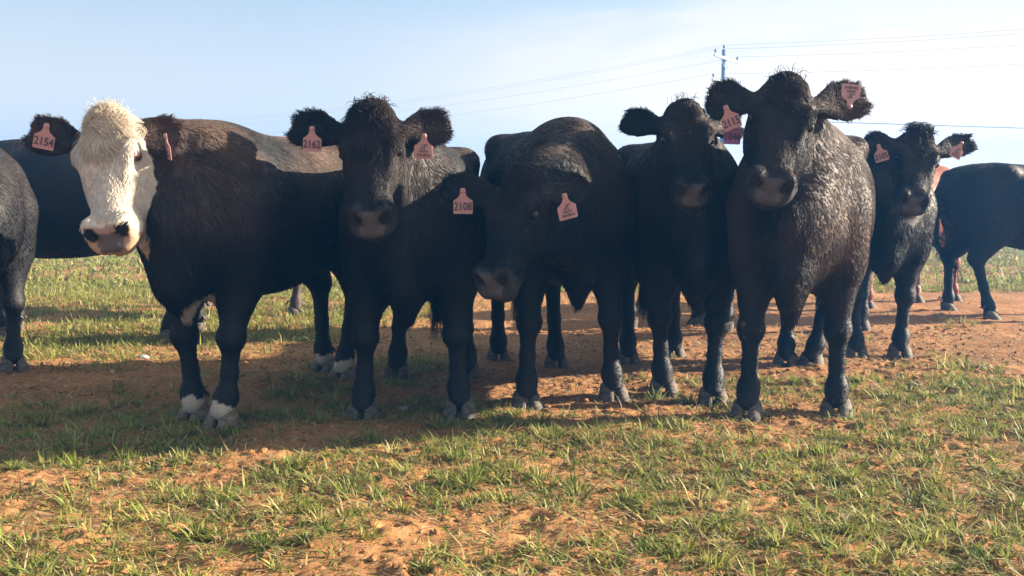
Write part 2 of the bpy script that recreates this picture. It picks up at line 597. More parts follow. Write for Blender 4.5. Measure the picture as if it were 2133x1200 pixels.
        for j, sd in ((0, -1), (1, 1)):
            base = s.hp(.070, .100 * sd, -.055)
            ax = s.ears[j] - base
            ln = min(max(np.linalg.norm(ax), .12), .30)
            ax = ax / np.linalg.norm(ax)
            fwd = s.R @ np.array([.25, -.1 * sd, 1.0])
            nrm = fwd - (fwd @ ax) * ax; nrm /= np.linalg.norm(nrm)
            wd = np.cross(nrm, ax)
            R3 = np.stack([ax, wd, nrm], 1)
            s.earinfo.append((base, ax, nrm, wd, ln))
            def ear(p, base=base, R3=R3, ln=ln, ew=s.sp.get('earw', 1.0)):
                q = (p - base) @ R3
                x = q[..., 0] / ln
                hw = .074 * np.sqrt(np.clip(1 - ((x - .60) / .47) ** 2, 0, 1)) * (x > .13) + .034
                hw = np.minimum(hw, .030 + .10 * np.clip(x, 0, 1)) if False else np.where(x < .55, (.034 + .043 * ew * np.clip((x + .02) / .50, 0, 1) ** 1.5), .022 + (.012 + .043 * ew) * np.sqrt(np.clip(1 - ((x - .55) / .43) ** 2, 0, 1)))
                y = q[..., 1] / hw
                cup = .035 * (y ** 2).clip(0, 1.4) * np.clip(x * 2, 0, 1) - .018 * np.clip(x * 2, 0, 1)
                th_ = .017 + .016 * np.clip(1 - x * 2, 0, 1)
                zz = (q[..., 2] - cup) / th_
                k0 = np.sqrt(y * y + zz * zz)
                f = (k0 - 1) * th_
                ov = np.maximum(np.maximum(q[..., 0] - ln * .97, -q[..., 0] - .02), 0)
                return np.maximum(f, 0) + np.minimum(f, 0) * (ov <= 0) + ov
            tip = base + ax * ln
            L_.append(('ear', ear, np.minimum(base, tip) - .13, np.maximum(base, tip) + .13, .022))
        # carved: eye sockets, nostrils, mouth
        s.carves = []
        for sd in (1, -1):
            s.carves.append((H_(lambda q, sd=sd: s_cone(q, (.500, .064 * sd, -.004), (.534, .047 * sd, -.044), .014, .023)), .012))
            s.carves.append((H_(lambda q, sd=sd: s_cone(q, (.488, .078 * sd, -.012), (.508, .068 * sd, -.018), .006, .011)), .012))
            s.carves.append((H_(lambda q, sd=sd: s_ell(q, (.190, .131 * sd, -.022), (.020, .014, .016))), .010))
            s.carves.append((H_(lambda q, sd=sd: s_ell(q, (.31, .108 * sd, -.03), (.08, .010, .03))), .03))
        s.carves.append((H_(lambda q: s_cone(q, (.562, -.06, -.118), (.562, .06, -.118), .007, .007)), .010))
        for sd in (1, -1):
            s.carves.append((H_(lambda q, sd=sd: s_cone(q, (.555, .055 * sd, -.118), (.42, .107 * sd, -.112), .008, .005)), .010))
        s.head_lo, s.head_hi = lo, hi
        return L_

    def field(s, pts, groups=False):
        """evaluate at free points (n,3)"""
        out_, gd = np.full(len(pts), 9.0), {}
        for (gname, fn, lo, hi, k) in s.P_:
            f = fn(pts)
            gd[gname] = np.minimum(gd.get(gname, 9.0), f)
        return gd

    def build_mesh(s, h):
        s.P_ = s.parts()
        pts = np.array([s.poll, s.hp(.56, 0, -.1), *s.ears, *s.feet, s.tail_end, [s.hind_x - .35, 0, 1.0], [s.front_x + .38, 0, 1.0]])
        lo = np.minimum(pts.min(0) - .12, [9, -.50, .03]); hi = np.maximum(pts.max(0) + .14, [-9, .50, 1.45])
        lo[2] = .03
        n = np.ceil((hi - lo) / h).astype(int) + 1
        ax = [lo[i] + np.arange(n[i]) * h for i in range(3)]
        Fv = np.full(n, .3, np.float32)
        for (gname, fn, blo, bhi, k) in s.P_:
            if blo is None:
                sl = [slice(0, n[i]) for i in range(3)]
                if gname == 'leg':
                    pass
            else:
                sl = []
                for i in range(3):
                    a = max(int((blo[i] - lo[i]) / h), 0); b = min(int((bhi[i] - lo[i]) / h) + 2, n[i])
                    sl.append(slice(a, max(b, a + 1)))
            gx, gy, gz_ = np.meshgrid(ax[0][sl[0]], ax[1][sl[1]], ax[2][sl[2]], indexing='ij')
            p = np.stack([gx, gy, gz_], -1)
            f = fn(p)
            sub = Fv[sl[0], sl[1], sl[2]]
            Fv[sl[0], sl[1], sl[2]] = smin(sub, f, k)
        sl = []
        for i in range(3):
            a = max(int((s.head_lo[i] - lo[i]) / h), 0); b = min(int((s.head_hi[i] - lo[i]) / h) + 2, n[i])
            sl.append(slice(a, b))
        gx, gy, gz_ = np.meshgrid(ax[0][sl[0]], ax[1][sl[1]], ax[2][sl[2]], indexing='ij')
        p = np.stack([gx, gy, gz_], -1)
        sub = Fv[sl[0], sl[1], sl[2]]
        for fn, k in s.carves:
            sub = -smin(-sub, fn(p), k)
        Fv[sl[0], sl[1], sl[2]] = sub
        # keep the outside border positive
        Fv[0], Fv[-1] = .3, .3
        Fv[:, 0], Fv[:, -1] = .3, .3
        Fv[:, :, 0], Fv[:, :, -1] = .3, .3
        v, q = surface_nets(Fv, lo, h)
        return v, q

    def region(s, pts):
        gd = s.field(pts)
        names = ['torso', 'leg', 'tail', 'neck', 'head', 'ear']
        A = np.stack([gd[k] for k in names], 1)
        A[:, 4] -= .012
        r = A.argmin(1)
        q = ((pts - s.poll) @ s.R) / s.hv
        return r, q

    def colours(s, pts):
        """coat colour and roughness at points in cow coordinates"""
        r, q = s.region(pts)
        sp = s.sp
        n = len(pts)
        base = np.array(sp.get('coat', BLACK))
        col = np.tile(base, (n, 1))
        up = np.clip((pts[:, 2] - sp.get('brown_from', .75) * s.sz) / .5, 0, 1)
        br = np.clip(.5 + .7 * fbm(pts, 3.5, 41, 3), 0, 1) * sp.get('brown', .5)
        col = col + (np.array([.070, .040, .024]) * (up * br)[:, None])
        gl = np.full(n, .62)
        u, v, w = q.T
        head = (r == 4) | (r == 5)
        pad = (u > .478 + .25 * np.abs(v) * (np.abs(v) < .04)) & (np.abs(v) < .062 - .6 * np.clip(-.045 - w, 0, .2)) & (w > -.090) & (w < .02) & (u - w * .9 > .497) & (r == 4)
        lips = (u > .46) & (r == 4)
        if sp.get('white_face'):
            wf = (r == 4) & ((u > -.06)) & (np.abs(v) < .2)
            nn = fbm(pts, 14, 8, 2)
            blend = wf & (~((u < .08) & (np.abs(v) > .115 + .01 * nn)))
            col[blend] = WHITE * .92
            m = blend & (u < .5) & (w > -.02)
            pink = np.array([.56, .30, .20])
            lp = (u > .49) & (r == 4)
            col[lp] = np.array([.40, .27, .17])
            spots = pad & ((w < -.030) | (np.abs(v) > .035))
            col[pad] = np.array([.34, .22, .17])
            col[spots] = np.array([.10, .085, .090])
            eye = (r == 4) & (np.hypot(np.hypot(u - .19, np.abs(v) - .12), w + .022) < .026)
            col[eye] = np.array([.42, .20, .13])
            gl[pad] = .30
        else:
            col[lips] = np.array([.022, .020, .020])
            pc = sp.get('pad', (.062, .052, .052))
            col[pad] = np.array(pc)
            gl[pad] = .20
        # nostril inside
        nd = np.hypot(np.hypot((u - .512) * .75, np.abs(v) - .056 + (u - .512) * .5), (w + .026) * .75)
        col[(nd < .025) & (r == 4)] = np.array([.006, .004, .004])
        if sp.get('white_socks'):
            lim = .105 + .030 * vnoise(pts * np.array([1, 1, .3]), 30, 12)
            ws = (r == 1) & (pts[:, 2] < lim)
            col[ws] = WHITE * (.50 + .35 * np.clip((pts[ws][:, 2] - .05) / .08, 0, 1))[:, None] * np.array([1, .95, .88])
            # pale patch between the forelegs and belly line
            pa, pb = s.to_local(np.array(P(447, 606, 4.12))), s.to_local(np.array(P(408, 664, 4.06)))
            dd = s_cone(pts * 1.0, pa, pb, .028, .052) + .010 * vnoise(pts, 35, 55)
            vd = s.vec_local(np.array([.1, -1, 0]))
            rel = pts - (pa + pb) / 2
            flat = rel - (rel @ vd)[:, None] * vd[None] * .75
            dd = s_cone(flat + (pa + pb) / 2, pa, pb, .028, .050) + .008 * vnoise(pts, 35, 55)
            col[dd < 0] = WHITE * .55
            bl = (r == 0) & (pts[:, 2] < .505) & (pts[:, 0] < s.front_x - .18)
            col[bl] = np.array([.24, .16, .09])
        if 'mud' in sp:
            mdn = fbm(pts, 18, 77, 2) + .3
            md = (r == 1) & (fbm(pts, 55, 78, 2) + .8 * mdn > 1.0) & (pts[:, 2] > .30) & (pts[:, 2] < .46)
            col[md] = np.array([.16, .11, .06])
        dust = (r == 1) & (pts[:, 2] < .14)
        if not sp.get('white_socks'):
            k = np.clip((.16 - pts[:, 2]) / .12, 0, 1) * (r == 1) * .12
            col = col * (1 - k[:, None]) + np.array([.075, .055, .042]) * k[:, None]
        return col, gl, r, q, pad

    def build(s):
        sp = s.sp
        h = sp.get('vox', .0115)
        v, q = s.build_mesh(h)
        col, gl, r, hq, pad = s.colours(v)
        me = np_mesh('cow_body', v, quads=q, mat=MAT_HIDE, colors={'coat': col, 'gloss': gl[:, None]})
        s.body = link_obj('body', me, s.root)
        s.add_fur(v, q)
        s.add_eyes()
        s.add_hooves()
        for t in sp.get('tags', []):
            s.add_tag(**t)
        return s

    def add_fur(s, v, q):
        sp = s.sp
        n = sp.get('hairs', 50000)
        rng = np.random.default_rng(sp.get('seed', 1))
        tri = np.concatenate([q[:, [0, 1, 2]], q[:, [0, 2, 3]]])
        a, b, c = v[tri[:, 0]], v[tri[:, 1]], v[tri[:, 2]]
        nr = np.cross(b - a, c - a)
        ar = np.linalg.norm(nr, axis=1) * .5
        nr = nr / (ar[:, None] * 2 + 1e-12)
        cen = (a + b + c) / 3
        # smooth vertex normals
        vn = np.zeros_like(v)
        for k in range(3):
            np.add.at(vn, tri[:, k], nr * ar[:, None])
        vn /= np.linalg.norm(vn, axis=1)[:, None] + 1e-12
        reg, hq = s.region(cen)
        u, vv, w = hq.T
        dens = np.ones(len(tri))
        dens[reg == 4] = 2.6
        dens[reg == 5] = 2.6
        dens[reg == 1] = .9
        fore = (reg == 4) & (u < .15) & (w > -.06)
        dens[fore] = 4.0
        dens[(reg == 4) & (u > .46)] = .5
        dens[(reg == 4) & (u - w * .9 > .497) & (u > .478)] = 0
        dens[(reg == 4) & (np.hypot(np.hypot(u - .19, np.abs(vv) - .12), w + .022) < .024)] = 0
        wgt = ar * dens
        cum = np.cumsum(wgt); cum /= cum[-1]
        ti = np.searchsorted(cum, rng.random(n)).clip(0, len(tri) - 1)
        r1 = np.sqrt(rng.random(n)); r2 = rng.random(n)
        wa, wb_, wc = 1 - r1, r1 * (1 - r2), r1 * r2
        T = tri[ti]
        p0 = v[T[:, 0]] * wa[:, None] + v[T[:, 1]] * wb_[:, None] + v[T[:, 2]] * wc[:, None]
        nn = vn[T[:, 0]] * wa[:, None] + vn[T[:, 1]] * wb_[:, None] + vn[T[:, 2]] * wc[:, None]
        nn /= np.linalg.norm(nn, axis=1)[:, None] + 1e-9
        col, gl, rg, hq, pad = s.colours(p0)
        u, vv, w = hq.T
        flow = np.tile(np.array([-.75, 0, -.75]), (n, 1))
        ln = np.full(n, .030)
        ln *= 1 + .4 * fbm(p0, 5, 61, 2)
        lift = np.full(n, .17)
        wav = np.full(n, .0022)
        m = rg == 1
        flow[m] = [-.15, 0, -1]; ln[m] = .011; lift[m] = .30; wav[m] = .003
        m = m & (p0[:, 2] > .5)
        ln[m] = .017
        m = rg == 3
        flow[m] = [-.3, 0, -1]; ln[m] = .032; lift[m] = .24; wav[m] = .003
        m = rg == 2
        flow[m] = [0, 0, -1]; ln[m] = .03
        m2 = m & (p0[:, 2] < s.tail_end[2] + .20)
        ln[m2] = .15; lift[m2] = .15; wav[m2] = .018
        m = rg == 4
        fl = s.R @ np.array([.85, 0, -.1])
        flow[m] = fl; ln[m] = .017; lift[m] = .28; wav[m] = .003
        side_ = m & (np.abs(vv) > .085) & (u > .1)
        ln[side_] = .024
        sf = sp.get('shag', 1.0)
        fm = (rg == 4) & (u < .215 - sp.get('vslope', 1.7) * np.abs(vv) - .03 * vnoise(p0, 25, 19)) & (w > -.05) & (np.abs(vv) < .11)
        # whorl on the forehead: hair fans out around it
        du = u[fm] - .075
        dirq = np.stack([du * 2.2 - .02, vv[fm] * 1.3, np.zeros(fm.sum())], 1)
        dirq /= np.linalg.norm(dirq, axis=1)[:, None] + 1e-6
        # above the whorl the forelock also falls forward
        flow[fm] = dirq @ s.R.T * .6 + .8 * (s.R @ np.array([.9, 0, .25]))
        ln[fm] = (.020 + .070 * np.clip(1 - np.abs(u[fm] - .05) / .17, 0, 1) * np.clip(1.15 - np.abs(vv[fm]) / .09, .2, 1) * (.75 + .5 * vnoise(p0[fm], 30, 23))) * sf
        lift[fm] = .34; wav[fm] = .020
        tuft = fm & (u < .03)
        flow[tuft] = flow[tuft] * .9 + np.array([0, 0, .9]) * .25 + rng.normal(0, .2, (tuft.sum(), 3))
        lift[tuft] = .5; ln[tuft] *= .6
        for j, (base, ax, nrm, wd, el) in enumerate(s.earinfo):
            sd = -1 if j == 0 else 1
            m = (rg == 5) & (((p0 - base) @ ax) > 0) & ((vv * sd) > 0)
            x = ((p0[m] - base) @ ax) / el
            y = ((p0[m] - base) @ wd) / .07
            rimdir = ax[None] * .8 + wd[None] * y[:, None] * .9 + nrm[None] * .1
            flow[m] = rimdir
            ln[m] = (.010 + .012 * np.clip(np.abs(y), 0, 1) + .010 * np.clip(x - .5, 0, .5) * 2) * sp.get('earfur', 1.0)
            lift[m] = .40; wav[m] = .006
        # noise for coherent tufting
        def nv(sc_, sd):
            return np.stack([vnoise(p0, sc_, sd), vnoise(p0, sc_, sd + 1), vnoise(p0, sc_, sd + 2)], 1)
        amp = np.where(rg == 4, .25, .36)[:, None] * np.where(rg == 1, .4, 1)[:, None]
        flow = flow + (nv(9, 100) * .9 + nv(26, 110) * .3) * amp * np.where(fm, 1.9, 1)[:, None]
        flow += rng.normal(0, .10, (n, 3))
        frq = np.ones(n)
        if sp.get('spikes'):
            sk = np.flatnonzero((rg == 4) & (u < .05) & (np.abs(vv) < .06) & (w > -.08))
            sk = rng.choice(sk, min(sp['spikes'], len(sk)), replace=False)
            ln[sk] = .10; wav[sk] = .016; lift[sk] = .9; frq[sk] = .45
            flow[sk] = np.array([0, 0, 1.0]) + rng.normal(0, .5, (len(sk), 3))
        tg = flow - (flow * nn).sum(1)[:, None] * nn
        tg /= np.linalg.norm(tg, axis=1)[:, None] + 1e-6
        ln = ln * (.65 + .6 * rng.random(n))
        K = 5
        ts = np.linspace(0, 1, K)
        bt = np.cross(nn, tg)
        ph = vnoise(p0, 20, 130) * 5 + rng.random(n) * .8
        pos = np.empty((n, K, 3))
        cs = np.where(fm, .020, .017)[:, None]
        pj = p0 / cs + nv(12, 140) * .8
        cl_off = ((np.floor(pj) + .5) - pj) * cs
        cl_off -= (cl_off * nn).sum(1)[:, None] * nn
        cl_off *= (np.where(rg == 1, .15, np.where(rg == 4, .2, .14)) * np.where(fm, 2.6, 1))[:, None]
        droop = np.where(fm, .25, .08)
        for k, t in enumerate(ts):
            el_ = (lift * t - (lift * .45) * t * t)[:, None] * nn
            al = t * tg * np.sqrt(np.clip(1 - lift ** 2, .2, 1))[:, None]
            wv = bt * (np.sin(ph + t * 5.0 * frq) * wav * t)[:, None] + nn * (np.cos(ph + t * 4.0 * frq) * wav * .4 * t)[:, None]
            pos[:, k] = p0 + (el_ + al) * ln[:, None] + wv
            pos[:, k, 2] -= droop * ln * t * t
            # clump: pull tips together through coherent jitter
            pos[:, k] += cl_off * (t * t)
        pos[:, 0] -= nn * .003
        cd = bpy.data.hair_curves.new('cow_fur')
        cd.add_curves([K] * n)
        cd.attributes['position'].data.foreach_set('vector', pos.astype(np.float32).ravel())
        rr = sp.get('hair_r', .0010) * (.75 + .5 * rng.random(n))
        rr = np.where(fm, rr * (1.0 if sp.get('white_face') else 1.25), rr)
        prof = np.array([1.0, .95, .8, .55, .12])
        rad_ = (rr[:, None] * prof[None]).astype(np.float32)
        if 'radius' not in cd.attributes:
            cd.attributes.new('radius', 'FLOAT', 'POINT')
        cd.attributes['radius'].data.foreach_set('value', rad_.ravel())
        at = cd.attributes.new('coat', 'FLOAT_COLOR', 'CURVE')
        cc = np.ones((n, 4), np.float32)
        jit = (.8 + .4 * rng.random(n))[:, None]
        lc = col * jit
        isw = col[:, 0] > .3
        lc[isw] = np.clip(col[isw] * (.72 + .34 * rng.random((isw.sum(), 1))), 0, .8)
        wfm = isw & fm
        lc[wfm] *= np.array([1.0, .955, .87])
        cc[:, :3] = lc
        at.data.foreach_set('color', cc.ravel())
        cd.materials.append(MAT_FUR)
        link_obj('fur', cd, s.root)

    def add_eyes(s):
        for sd in (1, -1):
            me = EYE_MESH_W if s.sp.get('white_face') else EYE_MESH
            o = link_obj('eye', me, s.root)
            o.location = s.hp(.190, .1085 * sd, -.021)
            o.rotation_euler = Matrix(s.R.tolist()).to_euler()
            o.scale = (s.hs,) * 3

    def add_hooves(s):
        for i, f in enumerate(s.feet):
            me = HOOF_MESH_W if s.sp.get('white_socks') else HOOF_MESH
            o = link_obj('hoof', me, s.root)
            o.location = (f[0] + .012, f[1], f[2] - .008)
            o.rotation_euler = (0, 0, s.sp.get('toe', (0, 0, 0, 0))[i])

    def add_tag(s, ear, at, tilt=0, yaw=0, text='', kind='num', mat=None, size=1.0, flip=False, neck=True, out=.0):
        """at: photo pixel of the pin hole; the tag hangs in front of the ear blade"""
        base, ax, nrm, wd, el = s.earinfo[ear]
        c = base + ax * el * .5
        R = Matrix.Rotation(s.th, 3, 'Z')
        wc = R @ Vector(c) + Vector(s.loc)
        D = wc.y - .080 - out
        hole = P(at[0], at[1], D)
        me = tag_mesh(neck)
        me = me.copy(); me.materials.clear(); me.materials.append(mat or MAT_TAG)
        o = link_obj('ear_tag', me, s.root)
        # world orientation: plate's +Z is up, +Y away from its printed face; yaw about z, tilt about view
        wm = Matrix.Rotation(rad(yaw), 3, 'Z') @ Matrix.Rotation(rad(tilt), 3, 'Y') @ Matrix.Rotation(rad(6), 3, 'X')
        lm = R.transposed() @ wm
        o.location = Vector(s.to_local(np.array(hole)))
        o.rotation_euler = lm.to_euler()
        o.scale = (size,) * 3
        add_print(o, text, kind, neck)


def uv_sphere(name, r, mat, seg=20, rings=12):
    vs_, qs = [], []
    for i in range(rings + 1):
        a = math.pi * i / rings
        for j in range(seg):
            b = 2 * math.pi * j / seg
            vs_.append((r * math.sin(a) * math.cos(b), r * math.sin(a) * math.sin(b), r * math.cos(a)))
    for i in range(rings):
        for j in range(seg):
            qs.append((i * seg + j, (i + 1) * seg + j, (i + 1) * seg + (j + 1) % seg, i * seg + (j + 1) % seg))
    return np_mesh(name, np.array(vs_), quads=np.array(qs), mat=mat)


EYE_MESH = uv_sphere('eye', .0215, MAT_EYE)
EYE_MESH_W = uv_sphere('eye', .0215, MAT_EYE_W)


def hoof_mesh(mat):
    """two claws with a cleft, plus two dew claws behind; origin at ground centre, +x forward"""
    vs_, qs = [], []
    for sd in (1, -1):
        rows = [  # z, centre x, half length, half width, side offset
            (0.0, .030, .060, .034, .041), (.012, .029, .061, .0355, .041), (.030, .022, .056, .034, .039),
            (.050, .012, .049, .032, .036), (.066, .004, .044, .030, .033), (.080, -.002, .038, .028, .030), (.090, -.005, .020, .015, .028)]
        nseg = 18
        b0 = len(vs_)
        for (z, cx, hl, hw, off) in rows:
            for k in range(nseg):
                a = 2 * math.pi * k / nseg
                ca, sa = math.cos(a), math.sin(a)
                x = cx + hl * math.copysign(abs(ca) ** .8, ca)
                yy = hw * math.copysign(abs(sa) ** .7, sa)
                # inner side flat, toe turning in a little
                if sa * sd < 0:
                    yy *= .84
                yy *= (1 - .28 * max(0, ca) ** 2)
                y = off * sd + yy - sd * .010 * max(0, ca)
                vs_.append((x, y, z))
        nr = len(rows)
        for i in range(nr - 1):
            for k in range(nseg):
                k2 = (k + 1) % nseg
                qs.append((b0 + i * nseg + k, b0 + i * nseg + k2, b0 + (i + 1) * nseg + k2, b0 + (i + 1) * nseg + k))
        # cap top
        t0 = len(vs_); vs_.append((-.005, .028 * sd, .092))
        for k in range(0, nseg, 2):
            qs.append((b0 + (nr - 1) * nseg + k, b0 + (nr - 1) * nseg + k + 1, b0 + (nr - 1) * nseg + (k + 2) % nseg, t0))
    # dew claws
    for sd in (1, -1):
        b0 = len(vs_)
        for (t, r) in ((0, .013), (.5, .012), (1, .004)):
            for k in range(8):
                a = 2 * math.pi * k / 8
                vs_.append((-.052 - .020 * t + .3 * r * math.cos(a), sd * .027 + r * math.sin(a), .125 - .02 * t + r * math.cos(a)))
        for i in range(2):
            for k in range(8):
                qs.append((b0 + i * 8 + k, b0 + i * 8 + (k + 1) % 8, b0 + (i + 1) * 8 + (k + 1) % 8, b0 + (i + 1) * 8 + k))
    return np_mesh('hoof', np.array(vs_), quads=np.array(qs), mat=mat)


HOOF_MESH = hoof_mesh(MAT_HOOF)
HOOF_MESH_W = hoof_mesh(MAT_HOOF_W)


def tag_mesh(neck=True):
    """ear tag plate in its x-z plane, hole at the origin, printed face towards -y"""
    if neck:
        o = [(-.008, .010), (.008, .010), (.0115, 0), (.011, -.012), (.016, -.024), (.030, -.036), (.0385, -.041), (.0395, -.047), (.0395, -.092), (.036, -.0955),
             (-.036, -.0955), (-.0395, -.092), (-.0395, -.047), (-.0385, -.041), (-.030, -.036), (-.016, -.024), (-.011, -.012), (-.0115, 0)]
    else:
        o = [(-.020, 0), (.020, 0), (.032, -.006), (.036, -.014), (.036, -.066), (.032, -.070), (-.032, -.070), (-.036, -.066), (-.036, -.014), (-.032, -.006)]
    n = len(o)
    vs_ = []
    for yy in (-.0012, .0012):
        for (x, z) in o:
            bow = .004 * (x / .04) ** 2
            vs_.append((x, yy + bow, z))
    me = bpy.data.meshes.new('ear_tag')
    faces = [tuple(range(n)), tuple(range(2 * n - 1, n - 1, -1))]
    for k in range(n):
        k2 = (k + 1) % n
        faces.append((k, k + n, k2 + n, k2))
    # stud button
    b0 = len(vs_)
    for (yy, r) in ((-.0012, .009), (-.006, .009), (-.008, .006), (-.0085, .0005)):
        for k in range(10):
            a = 2 * math.pi * k / 10
            vs_.append((r * math.cos(a), yy, r * math.sin(a)))
    for i in range(3):
        for k in range(10):
            faces.append((b0 + i * 10 + k, b0 + i * 10 + (k + 1) % 10, b0 + (i + 1) * 10 + (k + 1) % 10, b0 + (i + 1) * 10 + k))
    if not neck:
        faces = [f for f in faces]
    me.from_pydata(vs_, [], faces)
    me.update()
    return me


def text_mesh(body, size, extrude=.0004, squash=1.0, bold=0.0):
    cu = bpy.data.curves.new('print', 'FONT')
    cu.body = body
    cu.size = size
    cu.align_x = 'CENTER'; cu.align_y = 'CENTER'
    cu.extrude = extrude
    cu.offset = bold
    cu.space_character = 1.0
    cu.resolution_u = 2
    o = bpy.data.objects.new('print', cu)
    COL.objects.link(o)
    bpy.context.view_layer.update()
    dg = bpy.context.evaluated_depsgraph_get()
    me = bpy.data.meshes.new_from_object(o.evaluated_get(dg))
    bpy.data.objects.remove(o)
    for v in me.vertices:
        v.co.x *= squash
    me.materials.clear()
    me.materials.append(MAT_INK)
    return me


def stroke_mesh(lines, wdt, name='print'):
    vs_, fs = [], []
    for ln in lines:
        for (a, b) in zip(ln[:-1], ln[1:]):
            d = Vector((b[0] - a[0], b[1] - a[1]))
            L_ = d.length
            d /= L_
            nx = Vector((-d.y, d.x)) * wdt / 2
            e = d * wdt * .3
            q = [(a[0] - e.x + nx.x, a[1] - e.y + nx.y), (b[0] + e.x + nx.x, b[1] + e.y + nx.y), (b[0] + e.x - nx.x, b[1] + e.y - nx.y), (a[0] - e.x - nx.x, a[1] - e.y - nx.y)]
            b0 = len(vs_)
            for z in (.0004, -.0004):
                vs_ += [(x, y, z) for x, y in q]
            fs += [(b0, b0 + 3, b0 + 2, b0 + 1), (b0 + 4, b0 + 5, b0 + 6, b0 + 7)]
            for k in range(4):
                fs.append((b0 + k, b0 + (k + 1) % 4, b0 + 4 + (k + 1) % 4, b0 + 4 + k))
    me = bpy.data.meshes.new(name)
    me.from_pydata(vs_, [], fs)
    me.materials.append(MAT_INK)
    return me


def add_print(tag, text, kind, neck):
    def put(me, z, name):
        o = link_obj(name, me, tag)
        o.location = (0, -.0030, z)
        o.rotation_euler = (math.pi / 2, 0, 0)
        return o
    if kind == 'num':
        zc = -.066 if neck else -.038
        put(text_mesh(text, .047, squash=.80, bold=.0006), zc, 'tag_number')
    elif kind == 'brand':
        J = [[(-.004, .010), (-.004, -.004), (-.007, -.008), (-.012, -.008), (-.015, -.004)], [(.004, -.010), (.003, .010), (.010, .010), (.014, .006)]]
        put(stroke_mesh(J, .0028), -.046, 'tag_brand_mark')
        put(text_mesh('RANCH', .011, bold=.0003), -.064, 'tag_line')
        put(text_mesh(text or '334 8014', .0165, bold=.0004, squash=.9), -.080, 'tag_phone_number')


